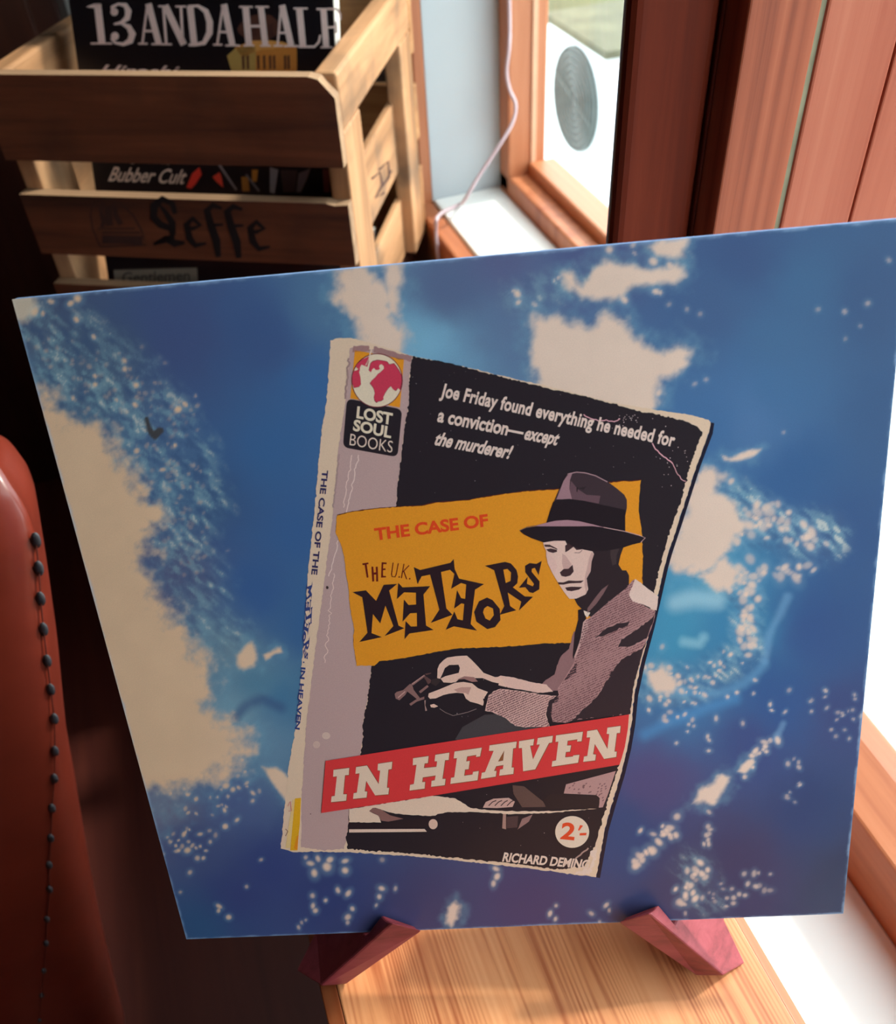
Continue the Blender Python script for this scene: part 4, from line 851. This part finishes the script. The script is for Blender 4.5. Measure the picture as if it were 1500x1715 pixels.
for px_, py_ in ((-0.0005, ST_), (-0.0005, CD - ST_ - 0.0505), (-CW + 0.0185, ST_), (-CW + 0.0185, CD - ST_ - 0.0505)):
    wd = 0.056 if py_ == ST_ else 0.050
    MB().box((px_ - 0.018, py_ - 0.0, 0.005), (px_, py_ + wd, CH - 0.0475)).build('corner_post', m_crate_v, crate, bevel=0.002)
for sx in (0, 1):
    xa_, xb_ = (-0.0205, -0.0005) if sx == 0 else (-CW, -CW + 0.02)
    MB().box((xa_, ST_ + 0.0005, CH - 0.047), (xb_, CD - ST_ - 0.0005, CH - 0.001)).build('side_rail', m_crate_d, crate, bevel=0.003)
    xa_, xb_ = (-0.0205, -0.013) if sx == 0 else (-CW, -CW + 0.006)
    for za, zb in ((-0.20, -0.118), (-0.31, -0.235)): MB().box((xa_, ST_ + 0.001, cz(za)), (xb_, CD - ST_ - 0.001, cz(zb))).build('side_slat', m_crate_d, crate, bevel=0.0015)
MB().box((-CW + 0.006, ST_ + 0.001, 0.0), (-0.034, CD - ST_ - 0.001, 0.011)).build('base_board', m_crate, crate)
# burnt-in lettering and arch mark on the middle slat
def strokes(name, items, parent, mapf, mat):
    v, f, c = [], [], []
    ink = Ink()
    for pts, wd in items:
        P = [np.array(p, float) for p in pts]; Lf, Rt = [], []
        for i, p in enumerate(P):
            t = P[min(i + 1, len(P) - 1)] - P[max(i - 1, 0)]; t /= np.hypot(*t); nr = np.array([-t[1], t[0]]); w_ = (wd[i] if isinstance(wd, (list, tuple)) else wd) / 2
            Lf.append(p + nr * w_); Rt.append(p - nr * w_)
        n = len(v); k = len(P); v += [mapf(*p) for p in Lf + Rt]; f += [(n + i, n + i + 1, n + k + i + 1, n + k + i) for i in range(k - 1)]
    return ob(name, v, f, mat, parent)
m_burn = plain('black burnt ink', (26, 17, 18), 0.8, 0.1, 60)
m_burn2 = plain('faded burnt ink', (70, 42, 34), 0.85, 0.2, 60)
def front(px, py): p = cloc(px, py, -0.0004); return tuple(p)
def SL(p): return S(130, 315, 4.412, p)
e_ = [(795, 290), (850, 300), (905, 275), (850, 225), (805, 270), (825, 370), (870, 425), (950, 408)]
f_ = [(1065, 150), (1000, 128), (955, 165), (985, 280), (1025, 390), (1040, 510)]
its = [(SL([(720, 190), (700, 115), (625, 80), (565, 130), (560, 215), (610, 270), (690, 300), (700, 360), (630, 390), (560, 415)]), [8, 10, 11, 14, 13, 12, 11, 10, 9, 5]),
       (SL([(600, 120), (650, 180), (700, 260), (705, 350)]), [3, 8, 12, 9]), (SL([(565, 415), (650, 375), (720, 410), (790, 405)]), [5, 11, 13, 5]),
       (SL(e_), [6, 7, 8, 9, 11, 12, 9, 4]), (SL([(x + 470, y + 25) for x, y in e_]), [6, 7, 8, 9, 11, 12, 9, 4]),
       (SL(f_), [5, 10, 12, 13, 14, 9]), (SL([(x + 150, y + 8) for x, y in f_]), [5, 10, 12, 13, 14, 9]), (SL([(975, 275), (1075, 270)]), [7, 4]), (SL([(1125, 282), (1225, 276)]), [7, 4])]
strokes('lettering', its, crate, front, m_burn)
arch = [(SL([(165, 430), (110, 300), (95, 200), (110, 110), (200, 72), (310, 110), (410, 200), (470, 310), (505, 420), (165, 432)]), 3.0), (SL([(190, 100), (170, 160), (190, 250), (180, 290)]), 7), (SL([(270, 110), (280, 200), (320, 270)]), 9), (SL([(220, 130), (235, 280)]), 13), (SL([(150, 300), (420, 300)]), 2.5), (SL([(180, 380), (480, 385)]), 14), (SL([(180, 330), (460, 330)]), 3)]
strokes('arch_mark', arch, crate, lambda x, y: tuple(cloc(x, y, -0.0003)), m_burn2)
def side_pt(px, py):
    Mi = np.array(CM.inverted()); e = (Mi @ np.array([*EYE, 1]))[:3]; r = (Mi[:3, :3] @ ray(px, py)); t = (-0.0127 - e[0]) / r[0]; return tuple(e + r * t)
strokes('side_mark', [([(622, 300), (636, 288), (640, 310), (628, 332), (644, 322)], 4), ([(634, 285), (650, 270), (652, 296), (640, 312)], 4), ([(648, 300), (656, 285)], 3)], crate, side_pt, m_burn2)

# magazines, front one first
LEAN = 0.35
def mag(name, label, x0, x1, z0, z1, y, th, mat, lean=LEAN):
    """a thin leaning magazine: local box sheared back"""
    t = empty(name, mat=CM @ Matrix.Translation((0, 0, 0))); tag(t, label, 'magazine', 'magazines in the crate')
    def b(lo, hi):
        v = [(x, yy + y + lean * (zz - CH), zz) for x, yy, zz in [(lo[0], lo[1], lo[2]), (hi[0], lo[1], lo[2]), (hi[0], hi[1], lo[2]), (lo[0], hi[1], lo[2]), (lo[0], lo[1], hi[2]), (hi[0], lo[1], hi[2]), (hi[0], hi[1], hi[2]), (lo[0], hi[1], hi[2])]]
        return v
    ob('cover', b((x0, 0, z0), (x1, th, z1)), BF, mat, t)
    ob('pages', b((x0 + 0.002, 0.0008, z0 + 0.001), (x1 + 0.0008, th - 0.0008, z1 + 0.0006)), BF, m_pages, t)
    return t
FLAT = [('cream magazine lying flat at the bottom of the crate', 0.0115, 0.018, 0.0), ('grey magazine lying flat under the leaning ones in the crate', 0.0305, 0.018, 0.01)]
m_pages = plain('magazine pages', (206, 200, 190), 0.8, 0.06, 200)
m_black = plain('black magazine cover', (20, 18, 24), 0.35, 0.1, 40, coat=0.2)
m_blueish = plain('pale blue magazine cover', (196, 214, 224), 0.4, 0.1, 24)
m_mag3 = plain('dark navy magazine cover', (26, 28, 40), 0.35, 0.1, 40)
MY = 0.103 * KS
zb_ = CH - 0.245 * KS
mg = mag('magazine', 'black-covered magazine at the front of the crate with large cream serif title', -0.298 * KS, -0.0228, zb_, CH + 0.07, MY, 0.006, m_black)
mag('magazine', 'pale blue magazine right behind the black front magazine in the crate', -0.250, -0.0226, zb_ + 0.003, CH + 0.085, MY + 0.0072, 0.009, m_blueish)
mag('magazine', 'dark navy magazine third from the front in the crate', -0.262, -0.032, zb_ + 0.006, CH + 0.05, MY + 0.0175, 0.011, m_mag3)
mag('magazine', 'black magazine furthest back in the crate, against the rear slats', -0.258, -0.034, zb_ + 0.009, CH + 0.03, MY + 0.0297, 0.012, m_black)
for lb, z0_, th_, dx_ in FLAT:
    mag('magazine', lb, -0.264 + dx_, -0.04, z0_, z0_ + th_, 0.02 + 0.0, 0.19, m_pages, 0.0)
def mp(px, py, k=1): p = cloc(px, py, MY, LEAN); return (p[0], p[1] - 0.00006 * k, p[2])
class MagInk(Ink):
    def raw(s, pts, tris, rgb, layer):
        n = len(s.v); c = np.array([min(.88, lin(q) * 1.9) for q in rgb])
        for x, y in pts: s.v.append(mp(x, y, layer)); s.c.append(c)
        s.f += [tuple(i + n for i in t) for t in tris]
    def build(s, name, parent, mat=None):
        me = bpy.data.meshes.new(name); me.from_pydata(s.v, [], s.f); me.update()
        ca = me.color_attributes.new('Col', 'FLOAT_COLOR', 'POINT'); ca.data.foreach_set('color', np.array([tuple(c) + (1,) for c in s.c], np.float32).ravel())
        me.materials.append(m_print_flat); o = bpy.data.objects.new(name, me); COL.objects.link(o); o.parent = parent; return o
MI = MagInk(); A4 = lambda p: S(120, 0, 6, p); A5 = lambda p: S(350, 0, 6, p); TC = (186, 162, 156)
# printed tower
TW, TWD = (150, 96, 40), (70, 42, 28)
MI.poly(A5([(280, 290), (320, 230), (420, 160), (500, 140), (620, 150), (680, 200), (730, 260), (720, 330), (560, 420), (420, 420), (350, 380), (300, 330)]), (60, 34, 26), 1)
MI.poly(A5([(180, 560), (230, 540), (260, 480), (420, 410), (600, 405), (740, 420), (880, 470), (885, 760), (240, 760), (210, 660)]), TW, 2)
MI.poly(A5([(180, 560), (260, 490), (400, 450), (470, 470), (470, 760), (240, 760), (210, 660)]), (136, 112, 60), 3)
MI.poly(A5([(260, 480), (420, 408), (600, 404), (740, 420), (880, 470), (720, 480), (520, 500), (330, 580)]), (164, 116, 58), 3)
for x in (330, 375, 480, 540, 600, 640, 750, 785): MI.poly(A5([(x, 560), (x + 26, 550), (x + 30, 690), (x + 6, 700)]), TWD, 4)
for x in (430, 520, 600): MI.poly(A5([(x, 250), (x + 40, 230), (x + 50, 360), (x + 6, 370)]), (50, 28, 24), 2)
# serif title, letter by letter
def bar(f, a, b, wa, wb=None): MI.line(f([a, b]), [wa / 6, (wb or wa) / 6], TC, 6)
def serif(f, x0, x1, y): MI.poly(f([(x0, y - 9), (x1, y - 9), (x1, y + 9), (x0, y + 9)]), TC, 6)
bar(A4, (262, 40), (305, 430), 72); MI.poly(A4([(145, 68), (230, 36), (300, 36), (300, 60), (230, 82)]), TC, 6); serif(A4, 192, 410, 436)
MI.line(A4([(428, 120), (410, 70), (470, 38), (540, 50), (572, 110), (560, 180), (500, 228), (425, 242)]), [10, 7, 4, 8, 11, 10, 6, 3], TC, 6); MI.disc(120 + 430 / 6, 118 / 6, 6.5, 6.5, TC, 6, 20)
MI.line(A4([(500, 232), (575, 270), (612, 340), (590, 410), (520, 444), (440, 430), (402, 380)]), [4, 9, 12, 11, 6, 4, 6], TC, 6); MI.disc(120 + 436 / 6, 362 / 6, 6.8, 6.8, TC, 6, 20)
def letA(f, ax, ay, lx, ly, rx, ry):
    bar(f, (ax, ay), (lx, ly), 22); bar(f, (ax + 10, ay - 8), (rx, ry), 66, 62); serif(f, lx - 42, lx + 52, ly + 2); serif(f, rx - 72, rx + 78, ry + 6)
    m = 0.68; bar(f, (ax + (lx - ax) * m, ay + (ly - ay) * m), (ax + (rx - ax) * m, ay + (ry - ay) * m), 22)
letA(A4, 762, 44, 712, 436, 876, 436)
bar(A4, (922, 60), (952, 440), 26); bar(A4, (940, 52), (1128, 448), 66); bar(A4, (1098, 60), (1120, 440), 26); serif(A4, 872, 960, 62); serif(A4, 1045, 1150, 64); serif(A4, 905, 1008, 444)
bar(A4, (1190, 60), (1232, 440), 66); MI.line(A4([(1170, 62), (1270, 58), (1350, 110), (1388, 220), (1386, 330), (1330, 430), (1240, 450), (1175, 450)]), [4, 5, 9, 11, 11, 8, 5, 4], TC, 6)
letA(A5, 140, 50, 84, 446, 236, 450)
bar(A5, (368, 66), (402, 450), 66); bar(A5, (522, 66), (566, 452), 62); bar(A5, (400, 262), (540, 262), 24); serif(A5, 305, 440, 68); serif(A5, 468, 602, 68); serif(A5, 345, 455, 456); serif(A5, 512, 622, 458)
letA(A5, 724, 58, 690, 456, 826, 456)
bar(A5, (908, 84), (944, 462), 66); serif(A5, 850, 992, 84); MI.line(A5([(905, 468), (1060, 468), (1105, 420), (1118, 350)]), [4, 4, 4, 3], TC, 6)
bar(A5, (1150, 92), (1178, 470), 62); serif(A5, 1080, 1250, 90); MI.line(A5([(1200, 88), (1290, 92), (1318, 140), (1322, 200)]), [4, 4, 4, 3], TC, 6); bar(A5, (1170, 275), (1270, 270), 22); bar(A5, (1270, 215), (1276, 330), 16); serif(A5, 1120, 1245, 474)
MI.text('Hiroshi', (163, 128), (288, 130), (168, 108), (176, 156, 150), 6, bold=0.02, shear=0.08)
MI.build('cover_print', mg); MI = MagInk()
MI.text('Bubber Cult', (181, 303), (307, 308), (185, 279), (176, 156, 140), 6, bold=0.012, shear=0.05)
MI.text('magazine of city', (205, 272), (286, 275), (205, 265), (120, 108, 100), 6)
MI.poly([(312, 314), (322, 290), (334, 280), (338, 292), (328, 308), (320, 316)], (176, 46, 34), 5).poly([(356, 296), (368, 288), (372, 300), (374, 314), (362, 304)], (170, 52, 36), 5)
MI.line([(366, 274), (396, 318)], 4, (100, 92, 92), 5).line([(412, 292), (434, 320)], 3.5, (90, 86, 88), 5)
MI.poly([(422, 284), (432, 284), (430, 304), (422, 304)], (150, 96, 34), 5).poly([(404, 296), (416, 296), (418, 320), (406, 320)], (130, 84, 34), 5)
MI.poly([(452, 280), (466, 284), (460, 324), (452, 322)], (120, 116, 116), 5).poly([(500, 290), (520, 282), (514, 300), (504, 322), (496, 322)], (104, 96, 96), 5).poly([(470, 285), (498, 285), (494, 322), (474, 322)], (60, 48, 46), 4).poly([(540, 284), (550, 284), (552, 322), (542, 322)], (96, 44, 34), 5)
MI.build('cover_strip', mg); MI = MagInk()
MI.poly([(190, 452), (330, 448), (332, 482), (194, 486)], (104, 96, 84), 4)
MI.text('Gentlemen', (205, 474), (318, 470), (205, 456), (46, 40, 38), 6, bold=0.01)
MI.build('cover_panel', mg)
stl = empty('low_stool', tuple(np.array(CM @ Vector((-CW / 2, CD / 2, 0)))[:2]) + (0,)); stl.rotation_euler.z = math.atan2(-cu[1], -cu[0]); tag(stl, 'low dark wooden stool carrying the crate of magazines, behind the record sleeve', 'stool')
TOPZ = C0[2] - CH - 0.0005
MB().box((-0.15, -0.145, TOPZ - 0.03), (0.14, 0.14, TOPZ)).build('seat', m_darkwood, stl, bevel=0.003)
for sx in (-1, 1):
    for sy in (-1, 1): MB().box((sx * 0.12 - 0.018, sy * 0.118 - 0.018, 0), (sx * 0.12 + 0.018, sy * 0.118 + 0.018, TOPZ - 0.03)).build('leg', m_darkwood, stl, bevel=0.002)

# ------------------------------------------------------------------ dark cabinet at the back left
cab = empty('dark_cabinet', (-0.55, 1.55, 0)); tag(cab, 'tall dark brown wooden cabinet in the shadows behind the left of the crate', 'cabinet')
bpy.context.view_layer.update()
xc0 = on(93, 0, 1, 1.45)[0]
part(MB().box((xc0 - 1.0, 1.45, 0), (xc0, 1.74, 1.7)), 'carcass', m_darkwood, cab, bevel=0.004)
for k in range(2): part(MB().box((xc0 - 0.035 - 0.46 * (k + 1) + 0.008, 1.436, 0.06), (xc0 - 0.035 - 0.46 * k, 1.4495, 1.66)), 'door', m_darkwood, cab, bevel=0.003)

# ------------------------------------------------------------------ leather chair at the left edge
sil = [(770, -4), (785, 12), (800, 25), (830, 46), (862, 58), (900, 65), (950, 73), (1000, 81), (1100, 95), (1188, 103), (1271, 112), (1333, 124), (1417, 138), (1500, 152), (1600, 172), (1715, 200), (1800, 224)]
seam = [(770, -40), (785, -16), (800, 4), (830, 30), (862, 48), (900, 59), (950, 64), (1000, 67), (1055, 73), (1107, 79), (1155, 85), (1206, 90), (1260, 91), (1304, 91), (1354, 87), (1405, 85), (1450, 82), (1490, 83), (1540, 78), (1580, 77), (1626, 73), (1667, 69), (1715, 65), (1800, 58)]
yc = np.array(YAW @ np.array([0, 1, 0])); xcv = np.array(YAW @ np.array([1, 0, 0]))
def depth_pt(px, py, dpt): r = ray(px, py); return EYE + r * (dpt / (r @ yc))
rows = np.concatenate([np.linspace(770, 900, 12), np.linspace(925, 1790, 26)])
ys_, xs_ = zip(*sil); ys2, xs2 = zip(*seam)
chair = empty('leather_chair', tuple(depth_pt(-150, 1715, 0.3) * np.array([1, 1, 0]))); tag(chair, 'red-brown leather chair with a row of dark studs, at the left edge beside the sleeve', 'chair')
bpy.context.view_layer.update()
def dep(py): return 0.40 - 0.13 * (py - 850) / 865
gv = []; NC = 13
for py in rows:
    d0 = dep(py); s_ = np.interp(py, ys2, xs2); e_s = np.interp(py, ys_, xs_)
    Pse = depth_pt(s_, py, d0); Psi = depth_pt(e_s, py, d0 + 0.022)
    top = float(np.clip((py - 770) / 60, 0, 1)); rnd = math.sqrt(max(0.0, 1 - (1 - top) ** 2))
    row = []
    for off, fwd_ in ((-0.32, 0.0), (-0.20, 0.012), (-0.11, 0.018), (-0.055, 0.020), (-0.024, 0.014), (-0.008, 0.004)):
        row.append(Pse + xcv * off * 1.0 - yc * (fwd_ * rnd) + yc * 0.03 * (1 - rnd))
    row.append(Pse + yc * 0.0035 + yc * 0.03 * (1 - rnd)); 
    row.append(Pse * 0.5 + Psi * 0.5 - yc * 0.004); row.append(Psi)
    row.append(Psi - xcv * 0.006 + yc * 0.03); row.append(Psi - xcv * 0.03 + yc * (0.05 * rnd + 0.012)); row.append(Psi - xcv * 0.12 + yc * (0.055 * rnd + 0.012)); row.append(Psi - xcv * 0.33 + yc * (0.055 * rnd + 0.012))
    gv.append(row)
V_ = [p for r_ in gv for p in r_]; F_ = []
for i in range(len(rows) - 1):
    for j in range(NC - 1): F_.append((i * NC + j, i * NC + j + 1, (i + 1) * NC + j + 1, (i + 1) * NC + j))
    F_.append((i * NC + NC - 1, i * NC, (i + 1) * NC, (i + 1) * NC + NC - 1))
F_.append(tuple(range(NC))); F_.append(tuple((len(rows) - 1) * NC + j for j in range(NC)))
def cpart(o): o.parent = chair; o.matrix_parent_inverse = Matrix.Translation(chair.location).inverted(); return o
cpart(ob('backrest', V_, F_, m_leather, smooth=True, sub=1))
ipts = [(905, 60), (952, 65), (1003, 68), (1054, 73), (1107, 79), (1155, 85), (1204, 91), (1258, 92), (1304, 91), (1354, 87), (1404, 85), (1449, 82), (1490, 83), (1540, 78), (1580, 77), (1626, 73), (1667, 69), (1709, 65)]
for k, (py, px) in enumerate(ipts):
    c = depth_pt(px, py, dep(py) + 0.0015); r_ = 0.0033 * dep(py) / 0.35
    v, f = [], []; n1_, n2_ = 6, 10
    up_ = np.array([0, 0, 1.0])
    for a in range(n1_ + 1):
        th_ = math.pi * a / n1_
        for b in range(n2_):
            ph = 2 * math.pi * b / n2_; v.append(c + xcv * (0.85 * r_ * math.sin(th_) * math.cos(ph)) + yc * (0.55 * r_ * math.sin(th_) * math.sin(ph)) + (up_ + 0.2 * xcv) * (1.75 * r_ * math.cos(th_)))
    for a in range(n1_):
        for b in range(n2_): f.append((a * n2_ + b, a * n2_ + (b + 1) % n2_, (a + 1) * n2_ + (b + 1) % n2_, (a + 1) * n2_ + b))
    cpart(ob('stud', v, f, m_stud, smooth=True))
sp_ = [depth_pt(px, py, dep(py) + 0.0012) for py, px in [(900, 59)] + ipts + [(1785, 59)]]
cpart(MB().tube(sp_, 0.0005, 6).build('welt', plain('dark leather welt', (92, 34, 24), 0.5, 0.1, 40), None, smooth=True))
q0 = depth_pt(60, 1790, dep(1790)); SZ = q0[2] + 0.06
def cbox(a0, a1, b0, b1, z0, z1):
    P = [q0 * np.array([1, 1, 0]) + xcv * a + yc * b for a, b in ((a0, b0), (a1, b0), (a1, b1), (a0, b1))]
    v = [np.array([p[0], p[1], z0]) for p in P] + [np.array([p[0], p[1], z1]) for p in P]; return v
cpart(ob('seat', cbox(-0.36, -0.02, -0.42, 0.04, SZ - 0.13, SZ - 0.02), BF, m_leather, bevel=0.03, seg=4))
for a in (-0.34, -0.07):
    for b in (-0.39, 0.0): cpart(ob('leg', cbox(a, a + 0.03, b, b + 0.03, 0, SZ - 0.12), BF, m_darkwood))

# ------------------------------------------------------------------ cord hanging over the far sill
cp = [(851, -40, 1, 0.985), (853, 40, 1, 0.985), (852, 80, 1, 0.98), (848, 120, 1, 0.98), (853, 150, 1, 0.98), (863, 175, 1, 0.975), (858, 205, 1, 0.97), (835, 245, 1, 0.965), (805, 290, 1, 0.965), (778, 335, 1, 0.965)]
P = [on(x, y, a, v) for x, y, a, v in cp] + [on(770, 342, 2, SILL_F + 0.004), on(748, 352, 2, SILL_F + 0.004), on(736, 360, 2, SILL_F + 0.004), on(731, 368, 0, XF0 - 0.026), on(730, 390, 0, XF0 - 0.027), on(734, 440, 0, XF0 - 0.027), on(742, 520, 0, XF0 - 0.027)]
def smooth_path(P, n=8):
    P = [P[0]] + P + [P[-1]]; out = []
    for i in range(1, len(P) - 2):
        for t in np.linspace(0, 1, n, endpoint=False):
            a, b, c, d = P[i - 1], P[i], P[i + 1], P[i + 2]
            out.append(0.5 * ((2 * b) + (-a + c) * t + (2 * a - 5 * b + 4 * c - d) * t * t + (-a + 3 * b - 3 * c + d) * t ** 3))
    return out + [P[-2]]
cd = MB().tube(smooth_path(P), 0.0021, 8).build('power_cord', m_cable, smooth=True); tag(cd, 'thin pale pink-white cord hanging in front of the window frame and over its sill', 'cord')

# ------------------------------------------------------------------ white fan unit outside the far window
AX = 1.05
ytop = on(920, 45, 0, AX); ylow = on(912, 268, 0, AX); yr = on(1008, 170, 0, AX)
ac = empty('outdoor_fan_unit', (AX, 2.1, -0.12)); tag(ac, 'white outdoor cooling unit with a round grey fan grille, outside the far window', 'fan unit')
bpy.context.view_layer.update()
zt_, zb2 = ytop[2] + 0.01, ylow[2] - 0.07
ya, yb = yr[1], ytop[1] + 0.02
part(MB().box((AX, ya, zb2), (AX + 0.28, yb, zt_)), 'casing', m_ac, ac, bevel=0.012)
part(MB().box((AX - 0.004, ya - 0.01, zt_ + 0.0005), (AX + 0.30, yb + 0.01, zt_ + 0.018)), 'added_top_plate', plain('dark olive added plate', (92, 88, 66), 0.9, 0.35, 9), ac)  # added plate, coloured dark so the sunlit top does not burn out white
gc = on(963, 167, 0, AX - 0.004); gr_ = (on(963, 79, 0, AX)[2] - on(963, 255, 0, AX)[2]) / 2
gm = MB(); n = 48
gm.prism([(AX - 0.006, gc[1] + gr_ * math.cos(2 * math.pi * k / n), gc[2] + gr_ * math.sin(2 * math.pi * k / n)) for k in range(n)], (0.005, 0, 0)); part(gm, 'fan_recess', m_grille, ac)
rg = MB()
for rr in np.linspace(gr_ * 0.2, gr_ * 0.98, 7): rg.tube([(AX - 0.009, gc[1] + rr * math.cos(a), gc[2] + rr * math.sin(a)) for a in np.linspace(0, 2 * math.pi, 40)], 0.002, 5)
for a in (0.3, 0.3 + math.pi): rg.tube([(AX - 0.009, gc[1], gc[2]), (AX - 0.009, gc[1] + gr_ * math.cos(a), gc[2] + gr_ * math.sin(a))], 0.002, 5)
part(rg, 'fan_guard', plain('grey fan guard wire', (88, 94, 90), 0.5, 0.05, 10), ac)
for yy in (ya + 0.06, yb - 0.10): part(MB().box((AX + 0.02, yy, -0.12), (AX + 0.26, yy + 0.04, zb2)), 'foot', m_grille, ac)
